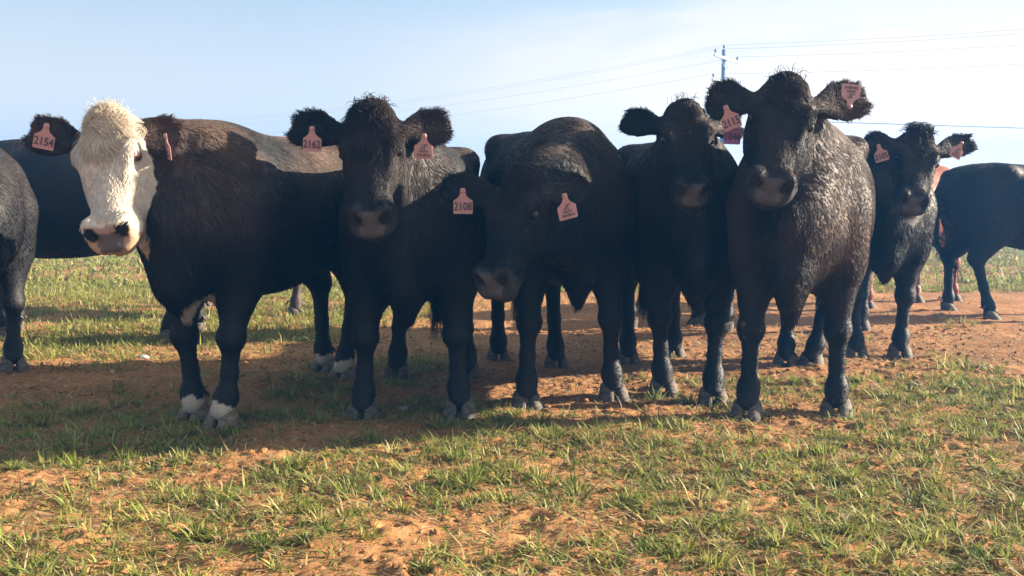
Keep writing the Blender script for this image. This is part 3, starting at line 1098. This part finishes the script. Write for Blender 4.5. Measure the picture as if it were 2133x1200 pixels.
# ------------------------------------------------------------------ herd
HERD = [
    dict(key='A', label='white-faced black cow with curly pale forelock, white feet and tag 2154', seed=1, white_face=True, white_socks=True, brown=1.2,
         feet=[(468, 887), (410, 872), (717, 787), (680, 772)], hairs=80000, fat=.98, shag=1.45, vslope=1.1, spikes=60, earw=1.2, brisket=.06,
         head=dict(poll=(222, 246, 3.94), nose=(213, 492, 3.68), ears=(1, -.13, -.03), tips=[(48, 272, 4.05), (380, 284, 3.98)], scale=1.02),
         tags=[dict(ear=0, at=(97, 262), tilt=12, yaw=18, text='2154'), dict(ear=1, at=(346, 283), tilt=10, yaw=-58, kind='brand')]),
    dict(key='B', label='black cow with messy forelock and ear tag 2162, facing the camera beside the white-faced one', seed=2, brown=.6,
         feet=[(958, 866), (757, 866), (975, 787), (828, 785)], hairs=80000, shag=1.8, vslope=1.2, spikes=130, earw=1.2, earfur=1.25, brisket=.075, sz=.97,
         head=dict(poll=(772, 236, 4.06), nose=(768, 462, 3.80), ears=(1, -.06, -.02), tips=[(600, 262, 4.2), (938, 262, 4.12)], scale=1.06),
         tags=[dict(ear=0, at=(650, 268), tilt=3, yaw=-4, text='2162'), dict(ear=1, at=(884, 283), tilt=3, yaw=8, kind='brand')]),
    dict(key='C', label='black cow with lowered head turned aside, wearing ear tag 2108', seed=3, brown=.8, sz=1.03,
         feet=[(1275, 830), (1095, 846), (1157, 766), (1037, 752)], hairs=80000, shag=.45, brisket=.08,
         head=dict(poll=(1088, 366, 3.98), nose=(1008, 588, 3.74), ears=(1, -.75, -.04), tips=[(918, 392, 3.98), (1224, 398, 3.92)], scale=.96),
         tags=[dict(ear=0, at=(964, 397), tilt=0, yaw=0, text='2108'), dict(ear=1, at=(1176, 408), tilt=-14, yaw=14, kind='brand')]),
    dict(key='D', label='all black untagged cow standing just left of the tallest cow', seed=4, brown=.6,
         feet=[(1483, 838), (1380, 822), (1402, 742), (1307, 756)], hairs=80000, shag=.45, spikes=25, brisket=.06, neck=.82, fat=.90,
         head=dict(poll=(1427, 228, 4.52), nose=(1448, 400, 4.24), ears=(1, .02, 0), tips=[(1294, 252, 4.6), (1545, 262, 4.62)], scale=1.0)),
    dict(key='E', label='tallest dark brown-black cow with pink tag 2115 and purple tag, sunlit flank', seed=5, brown=1.0, brown_from=.35, mud=True,
         feet=[(1742, 862), (1557, 866), (1690, 765), (1637, 762)], hairs=95000, shag=.4, spikes=25, earw=1.45, fat=.98, earfur=1.0, hshift=(.10, 0), brisket=.12, sz=1.03,
         head=dict(poll=(1640, 176, 4.12), nose=(1608, 388, 3.84), ears=(1, -.02, .02), tips=[(1470, 212, 4.2), (1814, 200, 4.2)], scale=1.06),
         tags=[dict(ear=0, at=(1512, 224), tilt=-22, yaw=-4, text='2115', out=.022), dict(ear=0, at=(1527, 266), tilt=2, yaw=0, out=-.012, text='1046', mat=MAT_TAG_P, neck=False),
               dict(ear=1, at=(1770, 222), tilt=186, yaw=0, kind='brand')]),
    dict(key='F', label='smaller black cow with spiky tuft of hair looking over from behind the sunlit one', seed=6, brown=.6, vox=.014, hair_r=.0013,
         feet=[(1872, 746), (1782, 747), (1790, 692), (1745, 694)], hairs=50000, shag=.6, spikes=500, brisket=.05,
         head=dict(poll=(1915, 284, 5.84), nose=(1908, 420, 5.55), ears=(1, .02, .02), tips=[(1798, 296, 5.9), (2036, 292, 5.9)], scale=1.0),
         tags=[dict(ear=0, at=(1830, 304), tilt=-18, yaw=-10, text='2105', out=.05), dict(ear=1, at=(2003, 298), tilt=24, yaw=12, kind='brand')]),
    dict(key='L', label='black cow cut off by the left edge of the picture', seed=7, brown=.25, vox=.014, hair_r=.0012,
         feet=[(28, 776), (-95, 780), (-60, 700), (-150, 706)], hairs=40000,
         head=dict(poll=(-150, 270, 5.0), nose=(-260, 440, 4.8), ears=(.8, -.5, 0), tips=[(-260, 330, 5.1), (-85, 330, 4.9)])),
    dict(key='M', label='black cow standing side-on in the gap behind the white-faced cow, head out of view', seed=8, sz=1.08, brown=.6, vox=.016, hair_r=.0014,
         feet=[(12, 708), (38, 694), (356, 708), (418, 694)], hairs=25000,
         head=dict(poll=(-130, 340, 6.9), nose=(-255, 450, 6.8), ears=(0, -1, 0), tips=[(-100, 400, 7.2), (-110, 380, 6.6)])),
    dict(key='N', label='brown cow far behind the white-faced cow, only a leg showing beneath its belly', seed=9, brown=1.0, coat=(.05, .028, .02), vox=.018, hair_r=.0016,
         feet=[(738, 648), (612, 660), (480, 638), (420, 640)], hairs=16000,
         head=dict(poll=(800, 372, 8.4), nose=(850, 470, 8.2), ears=(0, 1, 0), tips=[(790, 410, 8.7), (785, 410, 8.1)])),
    dict(key='Q', label='black cow side-on behind the fourth front cow, legs and rump showing', seed=10, brown=1.2, vox=.016, hair_r=.0014,
         feet=[(1290, 697), (1318, 682), (1516, 692), (1457, 676)], hairs=25000, tail=[(-.04, .03), (0, 0)], tail_z=.42,
         head=dict(poll=(1195, 345, 7.2), nose=(1150, 450, 7.0), ears=(0, -1, 0), tips=[(1200, 380, 7.5), (1205, 380, 6.95)])),
    dict(key='R', label='reddish brown cow half hidden between the tufted cow and the one at the right edge', seed=12, brown=0, coat=(.22, .055, .018), vox=.018, hair_r=.0016,
         feet=[(1905, 632), (1984, 628), (1770, 646), (1803, 645)], hairs=16000, tail=[(0, 0), (0, 0)],
         head=dict(poll=(1972, 400, 9.3), nose=(1985, 490, 9.1), ears=(.8, .5, 0), tips=[(1945, 470, 9.2), (2030, 440, 9.5)]),
         tags=[dict(ear=0, at=(1952, 492), tilt=0, yaw=0, text='', kind='none', mat=MAT_TAG_Y, neck=False)]),
    dict(key='G', label='black cow side-on at the right edge of the picture, rump and hind legs in view', seed=13, brown=.3, vox=.016, hair_r=.0015,
         feet=[(2310, 648), (2330, 672), (1968, 648), (2058, 666)], hairs=25000, tail=[(.02, .0), (.16, -.02)], tail_z=.42,
         head=dict(poll=(2480, 350, 8.6), nose=(2560, 460, 8.6), ears=(0, 1, 0), tips=[(2470, 380, 8.9), (2470, 380, 8.3)])),
]

import time as _time
_t0 = _time.time()
COWS = {}
for spec in HERD:
    COWS[spec['key']] = Cow(spec).build()
print('herd built', round(_time.time() - _t0, 1))


# ------------------------------------------------------------------ ground sheet
def graded(lo, hi, a, b, d0, growth=1.06):
    xs = list(np.arange(a, b + d0 / 2, d0))
    d, x = d0, xs[-1]
    while x < hi:
        d = min(d * growth, 60); x += d; xs.append(x)
    d, x, left = d0, xs[0], []
    while x > lo:
        d = min(d * growth, 60); x -= d; left.append(x)
    return np.array(left[::-1] + xs)


gxs = graded(-160, 160, -2.6, 2.6, .0125, 1.022)
gys = graded(-30, 150, 1.9, 5.0, .0125, 1.022)
GX, GY = np.meshgrid(gxs, gys, indexing='ij')
gzv = ground_z(GX.ravel(), GY.ravel())
gv = np.stack([GX.ravel(), GY.ravel(), gzv], 1)
nx_, ny_ = len(gxs), len(gys)
ii, jj = np.meshgrid(np.arange(nx_ - 1), np.arange(ny_ - 1), indexing='ij')
i0 = (ii * ny_ + jj).ravel()
gq = np.stack([i0, i0 + ny_, i0 + ny_ + 1, i0 + 1], 1)


def soil_material():
    m, t, b = new_mat('red_sandy_soil')
    nd, lk = t.nodes.new, t.links.new
    tcn = nd('ShaderNodeTexCoord')
    n1 = nd('ShaderNodeTexNoise'); n1.inputs['Scale'].default_value = 1.4; n1.inputs['Detail'].default_value = 6
    n2 = nd('ShaderNodeTexNoise'); n2.inputs['Scale'].default_value = 34; n2.inputs['Detail'].default_value = 6; n2.inputs['Roughness'].default_value = .65
    for n in (n1, n2):
        lk(tcn.outputs['Object'], n.inputs['Vector'])
    r1 = nd('ShaderNodeValToRGB')
    e = r1.color_ramp.elements
    e[0].position, e[0].color = .30, (.27, .138, .062, 1)
    e[1].position, e[1].color = .70, (.48, .252, .112, 1)
    lk(n1.outputs['Fac'], r1.inputs['Fac'])
    r2 = nd('ShaderNodeValToRGB')
    e = r2.color_ramp.elements
    e[0].position, e[0].color = .30, (.62, .58, .55, 1)
    e[1].position, e[1].color = .66, (1.12, 1.08, 1.04, 1)
    lk(n2.outputs['Fac'], r2.inputs['Fac'])
    mx = nd('ShaderNodeMix'); mx.data_type = 'RGBA'; mx.blend_type = 'MULTIPLY'; mx.inputs['Factor'].default_value = 1
    lk(r1.outputs['Color'], mx.inputs['A']); lk(r2.outputs['Color'], mx.inputs['B'])
    # far pasture turns green where single blades are not built
    sep = nd('ShaderNodeSeparateXYZ'); lk(tcn.outputs['Object'], sep.inputs[0])
    far = nd('ShaderNodeMapRange'); far.inputs['From Min'].default_value = 14; far.inputs['From Max'].default_value = 34
    far.inputs['To Max'].default_value = .85
    lk(sep.outputs['Y'], far.inputs['Value'])
    mg = nd('ShaderNodeMix'); mg.data_type = 'RGBA'
    lk(far.outputs['Result'], mg.inputs['Factor']); lk(mx.outputs['Result'], mg.inputs['A'])
    mg.inputs['B'].default_value = (.12, .145, .045, 1)
    lk(mg.outputs['Result'], b.inputs['Base Color'])
    b.inputs['Roughness'].default_value = .95
    b.inputs['Specular IOR Level'].default_value = .1
    n3 = nd('ShaderNodeTexNoise'); n3.inputs['Scale'].default_value = 70; n3.inputs['Detail'].default_value = 8; n3.inputs['Roughness'].default_value = .7
    lk(tcn.outputs['Object'], n3.inputs['Vector'])
    bp = nd('ShaderNodeBump'); bp.inputs['Strength'].default_value = .9; bp.inputs['Distance'].default_value = .012
    lk(n3.outputs['Fac'], bp.inputs['Height']); lk(bp.outputs['Normal'], b.inputs['Normal'])
    return m


MAT_SOIL = soil_material()
ground = link_obj('ground', np_mesh('ground', gv, quads=gq, mat=MAT_SOIL), kind='structure')


# ------------------------------------------------------------------ grass
def grass_material(name, trans):
    m, t, b = new_mat(name)
    nd, lk = t.nodes.new, t.links.new
    at = nd('ShaderNodeAttribute'); at.attribute_name = 'coat'
    lk(at.outputs['Color'], b.inputs['Base Color'])
    b.inputs['Roughness'].default_value = .6
    b.inputs['Specular IOR Level'].default_value = .25
    tr = nd('ShaderNodeBsdfTranslucent')
    lk(at.outputs['Color'], tr.inputs['Color'])
    ms = nd('ShaderNodeMixShader'); ms.inputs[0].default_value = trans
    lk(b.outputs[0], ms.inputs[1]); lk(tr.outputs[0], ms.inputs[2])
    lk(ms.outputs[0], t.nodes['Material Output'].inputs['Surface'])
    return m


MAT_GRASS = grass_material('green_grass_blade', .38)
MAT_STRAW = grass_material('dry_grass_blade', .2)


def blades(root, az, lean, length, width, curl, cols, mat, name, segs=3, twist=None):
    """root (n,3); one curved tapering strip per blade"""
    n = len(root)
    d = np.stack([np.cos(az), np.sin(az), np.zeros(n)], 1)
    sd = np.stack([-np.sin(az), np.cos(az), np.zeros(n)], 1)
    tw = RNG.uniform(-1.2, 1.2, n) if twist is None else twist
    wv = sd * np.cos(tw)[:, None] + d * np.sin(tw)[:, None] * .7
    up = np.array([0, 0, 1.0])
    V = np.empty((n, segs * 2 + 1, 3))
    pos = root.copy()
    ang = lean.copy()
    st = length / segs
    for k in range(segs):
        wk = width * [1.0, .92, .62, .4][k] * .5
        V[:, 2 * k] = pos - wv * wk[:, None]
        V[:, 2 * k + 1] = pos + wv * wk[:, None]
        pos = pos + (d * np.sin(ang)[:, None] + up * np.cos(ang)[:, None]) * st[:, None]
        ang = ang + curl / segs
    V[:, -1] = pos
    m = segs * 2 + 1
    b0 = (np.arange(n) * m)[:, None]
    qs = np.concatenate([b0 + np.array([[2 * k, 2 * k + 1, 2 * k + 3, 2 * k + 2]]) for k in range(segs - 1)])
    ts = b0 + np.array([[2 * segs - 2, 2 * segs - 1, 2 * segs]])
    shade = np.linspace(.75, 1.1, m)[None, :, None]
    C = (cols[:, None, :] * np.ones_like(shade)) 
    return np_mesh(name, V.reshape(-1, 3), quads=qs, tris=ts, mat=mat, colors={'coat': C.reshape(-1, 3).clip(0, 1)}, smooth=True)


def patch(x, y):
    """grass cover 0..1 at ground points"""
    p = np.stack([x, y], 1)
    n = fbm(p, .75, 201, 3, .6) * .62 + .34 * vnoise(p, 3.2, 211)
    b = -.02 + 0 * x
    px = 1066 + 2000 * x / np.maximum(y, .5)
    # photo: green left behind the herd, churned bare soil behind its right half
    b = b + np.where((y > 6.6) & (px < 760), .55, 0)
    b = b + np.where((y > 5.2) & (y < 10.5) & (px > 950), -1.0, 0)
    b = b + np.where((y > 10.5), .5, 0)
    b = b + .55 * np.exp(-(((x + 2.0) / .9) ** 2 + ((y - 4.2) / .45) ** 2))
    b = b - .9 * np.exp(-(((x + .95) / .55) ** 2 + ((y - 3.75) / .28) ** 2))
    b = b + .8 * np.exp(-(((x + 1.0) / .9) ** 2 + ((y - 2.3) / .4) ** 2))
    b = b + 1.1 * vnoise(p, 5.5, 231) * np.clip((7 - y) / 2, 0, 1) * .45
    b = b + .25 * np.exp(-(((x - 1.2) / 1.2) ** 2 + ((y - 2.6) / .7) ** 2))
    b = b - .5 * np.exp(-(((x - .2) / 1.0) ** 2 + ((y - 5.0) / .5) ** 2))
    b = b - .3 * np.exp(-(((x + 1.75) / .5) ** 2 + ((y - 3.1) / .3) ** 2))
    return 1 / (1 + np.exp(-(n + b + .10 + .16 * (y < 3.9)) * 5.0))


def wedge(n, y0, y1, power=1.0, spread=.62):
    """points spread evenly over the ground between two distances, a bit wider than the view"""
    t = RNG.random(n)
    y = np.sqrt(y0 ** 2 + t * (y1 ** 2 - y0 ** 2)) if power == 1 else y0 + (y1 - y0) * t ** power
    x = (RNG.random(n) * 2 - 1) * (y * spread + .5)
    return x, y


GREENS = np.array([[.13, .175, .018], [.21, .245, .032], [.31, .31, .070], [.42, .39, .15], [.08, .13, .024]])
STRAWS = np.array([[.42, .33, .17], [.34, .25, .13], [.50, .42, .25], [.26, .17, .09]])


def pick(pal, n, jit=.2):
    i = RNG.integers(0, len(pal), n)
    j = RNG.integers(0, len(pal), n)
    t = RNG.random((n, 1))
    return (pal[i] * t + pal[j] * (1 - t)) * (1 + jit * (RNG.random((n, 1)) * 2 - 1))


def tuft_layer(ntuft, y0, y1, nb, L0, Wd, name, spread_r=.035, power=1.0, thresh=0.0, mat=None, segs=3, flat=0):
    x, y = wedge(ntuft, y0, y1, power)
    c = patch(x, y)
    keep = RNG.random(ntuft) < np.clip(c * 1.15 - thresh, 0, 1)
    x, y, c = x[keep], y[keep], c[keep]
    k = np.maximum(2, (nb * (.4 + 1.1 * RNG.random(len(x)) ** 1.5) * (.5 + .7 * c)).astype(int))
    tid = np.repeat(np.arange(len(x)), k)
    n = len(tid)
    tr = spread_r * (.5 + RNG.random(len(x)))[tid]
    a = RNG.random(n) * 6.283; r = tr * np.sqrt(RNG.random(n))
    bx, by = x[tid] + r * np.cos(a), y[tid] + r * np.sin(a) * .9
    bz = ground_z(bx, by, False) - .004
    ta = (RNG.random(len(x)) * 6.283)[tid]
    az = a + RNG.normal(0, .7, n)
    # trampled: many tufts lean one way
    press = (RNG.random(len(x)) < .5)[tid]
    az = np.where(press & (RNG.random(n) < .65), ta + RNG.normal(0, .5, n), az)
    lean = np.abs(RNG.normal(.75, .40, n)) + np.where(press, .35, 0) + flat
    tl = (.55 + .8 * RNG.random(len(x)) ** 1.4)[tid]
    ln = L0 * tl * (.45 + .75 * RNG.random(n))
    wd = Wd * (.6 + .7 * RNG.random(n))
    curl = RNG.normal(.75, .5, n)
    tc_ = pick(GREENS, len(x))[tid]
    cols = tc_ * .6 + pick(GREENS, n) * .4
    dry = RNG.random(n) < .10
    cols[dry] = pick(STRAWS, dry.sum())
    me = blades(np.stack([bx, by, bz], 1), az, lean, ln, wd, curl, cols, mat or MAT_GRASS, name, segs)
    return link_obj(name, me, kind='stuff')


tuft_layer(3800, 1.75, 5.6, 28, .062, .0072, 'grass', .028)
tuft_layer(25000, 1.75, 7, 7, .036, .0054, 'grass', .04)
tuft_layer(26000, 5.4, 12, 9, .075, .0085, 'grass', .07, segs=2)
tuft_layer(17000, 11, 32, 9, .11, .028, 'grass', .22, segs=2)
tuft_layer(1800, 1.7, 5.0, 8, .10, .0082, 'grass', .05, flat=.6)


def litter(n, y0, y1, L0, Wd, name, power=1.0, lean0=1.45, pal=STRAWS, mat=None, usepatch=False):
    x, y = wedge(n, y0, y1, power)
    if usepatch:
        k = RNG.random(n) < patch(x, y); x, y = x[k], y[k]; n = len(x)
    z = ground_z(x, y, True) + .004
    az = RNG.random(n) * 6.283
    lean = RNG.normal(lean0, .14, n)
    curl = RNG.normal(0.05, .35, n)
    me = blades(np.stack([x, y, z], 1), az, lean, L0 * (.4 + RNG.random(n)), Wd * (.6 + .8 * RNG.random(n)), curl, pick(pal, n, .3), mat or MAT_STRAW, name, 2, twist=RNG.normal(0, .3, n))
    return link_obj(name, me, kind='stuff')


litter(36000, 1.75, 7, .045, .0038, 'dry_grass_litter')
litter(16000, 6, 14, .07, .007, 'dry_grass_litter')
litter(42000, 1.75, 7, .05, .0050, 'trampled_grass', pal=np.array([[.20, .23, .08], [.32, .32, .15], [.14, .18, .05]]), mat=MAT_GRASS, usepatch=True, lean0=1.3)


def clods(n, y0, y1, r0, name):
    x, y = wedge(n, y0, y1, 1.0)
    z = ground_z(x, y, True)
    ico_v, ico_f = [], []
    t = (1 + 5 ** .5) / 2
    iv = np.array([(-1, t, 0), (1, t, 0), (-1, -t, 0), (1, -t, 0), (0, -1, t), (0, 1, t), (0, -1, -t), (0, 1, -t), (t, 0, -1), (t, 0, 1), (-t, 0, -1), (-t, 0, 1)], float)
    iv /= np.linalg.norm(iv[0])
    fi = np.array([(0, 11, 5), (0, 5, 1), (0, 1, 7), (0, 7, 10), (0, 10, 11), (1, 5, 9), (5, 11, 4), (11, 10, 2), (10, 7, 6), (7, 1, 8), (3, 9, 4), (3, 4, 2), (3, 2, 6), (3, 6, 8), (3, 8, 9),
                   (4, 9, 5), (2, 4, 11), (6, 2, 10), (8, 6, 7), (9, 8, 1)])
    r = r0 * (.3 + 1.2 * RNG.random(n) ** 3)
    sc_ = np.stack([r * (.8 + .6 * RNG.random(n)), r * (.8 + .6 * RNG.random(n)), r * (.45 + .4 * RNG.random(n))], 1)
    V = iv[None] * (1 + .28 * RNG.normal(0, 1, (n, 12, 1))).clip(.6, 1.5) * sc_[:, None]
    a = RNG.random(n) * 6.283
    ca, sa = np.cos(a)[:, None], np.sin(a)[:, None]
    X = V[..., 0] * ca - V[..., 1] * sa + x[:, None]
    Y = V[..., 0] * sa + V[..., 1] * ca + y[:, None]
    Z = V[..., 2] + z[:, None] + r[:, None] * .15
    Fx = (np.arange(n) * 12)[:, None, None] + fi[None]
    me = np_mesh(name, np.stack([X, Y, Z], -1).reshape(-1, 3), tris=Fx.reshape(-1, 3), mat=MAT_SOIL, smooth=False)
    return link_obj(name, me, kind='stuff')


clods(11000, 1.8, 7.5, .0105, 'soil_clods')
print('ground built', round(_time.time() - _t0, 1))


# ------------------------------------------------------------------ utility line
def tube(pts, r, mat, name, seg=6, parent=None, **props):
    pts = [Vector(p) for p in pts]
    vs_, qs = [], []
    for i, p in enumerate(pts):
        d = (pts[min(i + 1, len(pts) - 1)] - pts[max(i - 1, 0)]).normalized()
        a = d.cross(Vector((0, 0, 1)))
        if a.length < .01:
            a = Vector((1, 0, 0))
        a.normalize(); b = a.cross(d)
        rr = r[i] if isinstance(r, (list, tuple)) else r
        for k in range(seg):
            t = 2 * math.pi * k / seg
            vs_.append(p + a * rr * math.cos(t) + b * rr * math.sin(t))
    n = len(pts)
    for i in range(n - 1):
        for k in range(seg):
            k2 = (k + 1) % seg
            qs.append((i * seg + k, i * seg + k2, (i + 1) * seg + k2, (i + 1) * seg + k))
    b0 = len(vs_)
    me = bpy.data.meshes.new(name)
    me.from_pydata([tuple(v) for v in vs_], [], qs + [tuple(range(seg))[::-1], tuple(range((n - 1) * seg, n * seg))])
    me.polygons.foreach_set('use_smooth', [len(p.vertices) == 4 for p in me.polygons])
    me.materials.append(mat)
    me.update()
    return link_obj(name, me, parent, **props)


def box(c, size, mat, name, parent=None, axis=None):
    x, y, z = [v / 2 for v in size]
    ax = Vector(axis).normalized() if axis else Vector((1, 0, 0))
    sdv = Vector((0, 0, 1)).cross(ax).normalized(); up = ax.cross(sdv)
    vs_ = []
    for i in (-1, 1):
        for j in (-1, 1):
            for k in (-1, 1):
                vs_.append(Vector(c) + ax * x * i + sdv * y * j + up * z * k)
    fs = [(0, 1, 3, 2), (4, 6, 7, 5), (0, 4, 5, 1), (2, 3, 7, 6), (0, 2, 6, 4), (1, 5, 7, 3)]
    me = bpy.data.meshes.new(name)
    me.from_pydata([tuple(v) for v in vs_], [], fs)
    me.materials.append(mat)
    return link_obj(name, me, parent)


def wood(name, c1, c2):
    m, t, b = new_mat(name)
    n = t.nodes.new('ShaderNodeTexNoise'); n.inputs['Scale'].default_value = 9; n.inputs['Detail'].default_value = 5
    tcn = t.nodes.new('ShaderNodeTexCoord'); mpn = t.nodes.new('ShaderNodeMapping'); mpn.inputs['Scale'].default_value = (2, 2, .15)
    t.links.new(tcn.outputs['Object'], mpn.inputs['Vector']); t.links.new(mpn.outputs['Vector'], n.inputs['Vector'])
    r = t.nodes.new('ShaderNodeValToRGB')
    r.color_ramp.elements[0].color = (*c1, 1); r.color_ramp.elements[1].color = (*c2, 1)
    t.links.new(n.outputs['Fac'], r.inputs['Fac']); t.links.new(r.outputs['Color'], b.inputs['Base Color'])
    b.inputs['Roughness'].default_value = .8
    return m


MAT_POLE = wood('weathered_pole_wood', (.10, .085, .07), (.22, .19, .16))
MAT_ARM = wood('pale_crossarm_wood', (.55, .52, .47), (.75, .72, .66))
MAT_CERAMIC, _t, _b = new_mat('glazed_insulator')
_b.inputs['Base Color'].default_value = (.10, .09, .09, 1); _b.inputs['Roughness'].default_value = .25
MAT_WIRE, _t, _b = new_mat('aluminium_wire')
_b.inputs['Base Color'].default_value = (.45, .45, .46, 1); _b.inputs['Metallic'].default_value = .6; _b.inputs['Roughness'].default_value = .5

LINE_DIR = Vector((-.745, .667, 0)).normalized()
POLE = Vector((11.72, 54, 0))
PERP = Vector((LINE_DIR.y, -LINE_DIR.x, 0))     # crossarm direction


def build_pole(base, label, h=10.0):
    bz = gz(base.x, base.y) - .3
    e = link_obj('utility_pole', None)
    e.location = (base.x, base.y, bz)
    e['label'] = label; e['category'] = 'utility pole'; e['group'] = 'poles of the power line'
    tube([(0, 0, 0), (0, 0, h * .5), (0, 0, h + .0)], [.17, .145, .115], MAT_POLE, 'pole', 12, e)
    tips = []
    arm = Vector((.78, .60, -.13)).normalized()
    for z, half in ((h - .50, 1.0), (h - 1.85, 1.15)):
        box(arm * .0 + PERP * 0 + Vector((0, 0, z)) - LINE_DIR * .16, (half * 2, .10, .13), MAT_ARM, 'crossarm', e, axis=tuple(arm))
        for s_ in (-1, 1):
            tube([arm * half * .55 * s_ + Vector((0, 0, z - .05)) - LINE_DIR * .16, Vector((0, 0, z - .55)) - LINE_DIR * .13], .018, MAT_ARM, 'arm_brace', 5, e)
            p = arm * half * .93 * s_ + Vector((0, 0, z + .065)) - LINE_DIR * .16
            tube([p, p + Vector((0, 0, .10)), p + Vector((0, 0, .11)), p + Vector((0, 0, .2)), p + Vector((0, 0, .26))], [.02, .02, .07, .06, .03], MAT_CERAMIC, 'insulator', 8, e)
            tips.append(p + Vector((0, 0, .24)))
    p = Vector((0, 0, h))
    tube([p, p + Vector((0, 0, .10)), p + Vector((0, 0, .11)), p + Vector((0, 0, .22)), p + Vector((0, 0, .28))], [.025, .025, .07, .06, .03], MAT_CERAMIC, 'insulator', 8, e)
    tips.append(p + Vector((0, 0, .26)))
    # two cut-out fuse loops on the lower arm
    for k in (.25, .55, .95):
        c0 = arm * k + Vector((0, 0, h - 1.80)) - LINE_DIR * .24
        tube([c0, c0 + Vector((0, 0, .25)), c0 + arm * .12 + Vector((0, 0, .38)), c0 + arm * .2 + Vector((0, 0, .2))], .025, MAT_CERAMIC, 'fuse_cutout', 6, e)
    return [Vector((base.x, base.y, bz)) + t for t in tips]


SPAN = 62
pA = build_pole(POLE, 'wooden utility pole with two crossarms rising behind the black cows')
pB = build_pole(POLE + LINE_DIR * SPAN, 'farther utility pole mostly hidden behind the white-faced cow')
pC = build_pole(POLE - LINE_DIR * SPAN, 'nearer utility pole beyond the right edge of the picture')


def span(a, b, sag, r, label):
    pts = []
    for i in range(41):
        t = i / 40
        p = a.lerp(b, t)
        p.z -= sag * 4 * t * (1 - t)
        pts.append(p)
    return tube(pts, r, MAT_WIRE, 'power_wire', 5, None, label=label, category='wire', group='overhead wires of the power line')


wl = ['topmost overhead wire', 'wire from the inner end of the upper crossarm', 'wire from the outer end of the upper crossarm', 'wire from the lower crossarm']
for idx, nm in ((4, 0), (0, 1), (1, 2), (2, 3)):
    span(pA[idx], pB[idx], 1.0, .0055, wl[nm] + ', running left of the pole')
    span(pA[idx], pC[idx], 1.3, .0055, wl[nm] + ', running right of the pole')
# the low cable crossing at the right
span(P(1560, 249, 60), P(2700, 285, 60), .0, .026, 'low dark cable crossing the sky right of the tallest cow')


# ------------------------------------------------------------------ far trees on the horizon
def far_tree(x, y, h, label):
    e = link_obj('tree', None)
    e.location = (x, y, gz(x, y) - .1)
    e['label'] = label; e['category'] = 'tree'; e['group'] = 'trees on the horizon'
    rng = np.random.default_rng(int(abs(x) * 10) + 3)
    tube([(0, 0, 0), (.05, 0, h * .3), (.0, .1, h * .6)], [h * .04, h * .03, h * .015], MAT_BARK, 'trunk', 8, e)
    n = 1800
    cl = rng.normal(0, 1, (9, 3)) * np.array([.26, .26, .14]) * h + np.array([0, 0, h * .66])
    c = cl[rng.integers(0, 9, n)] + rng.normal(0, 1, (n, 3)) * h * .085
    a = rng.normal(0, 1, (n, 3)); a /= np.linalg.norm(a, axis=1)[:, None]
    b = np.cross(a, rng.normal(0, 1, (n, 3))); b /= np.linalg.norm(b, axis=1)[:, None]
    s_ = h * .022
    V = np.stack([c - a * s_, c + b * s_ * .6, c + a * s_, c - b * s_ * .6], 1)
    cols = np.tile(np.array([.045, .06, .025]), (n * 4, 1)) * (.7 + .6 * rng.random((n, 1)).repeat(4, 0))
    me = np_mesh('crown', V.reshape(-1, 3), quads=np.arange(n * 4).reshape(-1, 4), mat=MAT_GRASS, colors={'coat': cols})
    link_obj('crown', me, e)


MAT_BARK = wood('bark', (.05, .04, .03), (.12, .09, .07))
t_ = P(1020, 352, 130)
far_tree(t_.x, t_.y, t_.z - .1, 'small distant tree showing between two cows near the picture centre')


# ------------------------------------------------------------------ blue scattering volume added to imitate lens glare; also fades the far pole
HAZE_DENSITY = 0.0052
box((0, 60, 4.9), (360, 220, 13.6), None, 'glare_haze')
hz = bpy.data.objects['glare_haze']
hz['kind'] = 'stuff'
hm = bpy.data.materials.new('lens_veil_volume')
hm.use_nodes = True
hm.node_tree.nodes.clear()
ho = hm.node_tree.nodes.new('ShaderNodeOutputMaterial')
hv = hm.node_tree.nodes.new('ShaderNodeVolumePrincipled')
hv.inputs['Color'].default_value = (.06, .38, 1.0, 1)  # saturated blue puts the lens veil's tint over the dark cows
hv.inputs['Density'].default_value = HAZE_DENSITY
hv.inputs['Anisotropy'].default_value = .2
hm.node_tree.links.new(hv.outputs['Volume'], ho.inputs['Volume'])
hz.data.materials.clear()
hz.data.materials.append(hm)


# ------------------------------------------------------------------ small things on the ground
x_, y_ = wedge(330, 1.9, 6.5, 1.0)
z_ = ground_z(x_, y_, True) - .004
me_ = blades(np.stack([x_, y_, z_], 1), RNG.random(330) * 6.283, np.abs(RNG.normal(.18, .15, 330)), .035 + .06 * RNG.random(330), .0035 + .002 * RNG.random(330), RNG.normal(.1, .3, 330),
             pick(np.array([[.20, .12, .07], [.30, .21, .12], [.14, .08, .05]]), 330), MAT_STRAW, 'dry_stalks', 3)
link_obj('dry_stalks', me_, kind='stuff')

MAT_STONE = hoof_material('pale_stone', (.22, .20, .18), (.42, .40, .37))


def stone(px, py, size, label):
    g_ = G(px, py)
    me = uv_sphere('stone', size, MAT_STONE, 14, 8)
    co = np.empty(len(me.vertices) * 3); me.vertices.foreach_get('co', co)
    co = co.reshape(-1, 3)
    co *= (1 + .22 * vnoise(co, 1.3 / size, int(px)))[:, None]
    co[:, 2] *= .55
    me.vertices.foreach_set('co', co.ravel()); me.update()
    o = link_obj('stone', me, label=label, category='stone', group='loose pale stones on the soil')
    o.location = (g_.x, g_.y, float(ground_z([g_.x], [g_.y])[0]) + size * .15)


stone(840, 852, .024, 'small pale stone on shaded soil between the forefeet of the cow tagged 2162')
stone(297, 754, .04, 'flat pale stone lying behind the white-faced cow on the shadow edge')
stone(1902, 806, .02, 'pale stone in the sunlit soil right of the tallest cow')
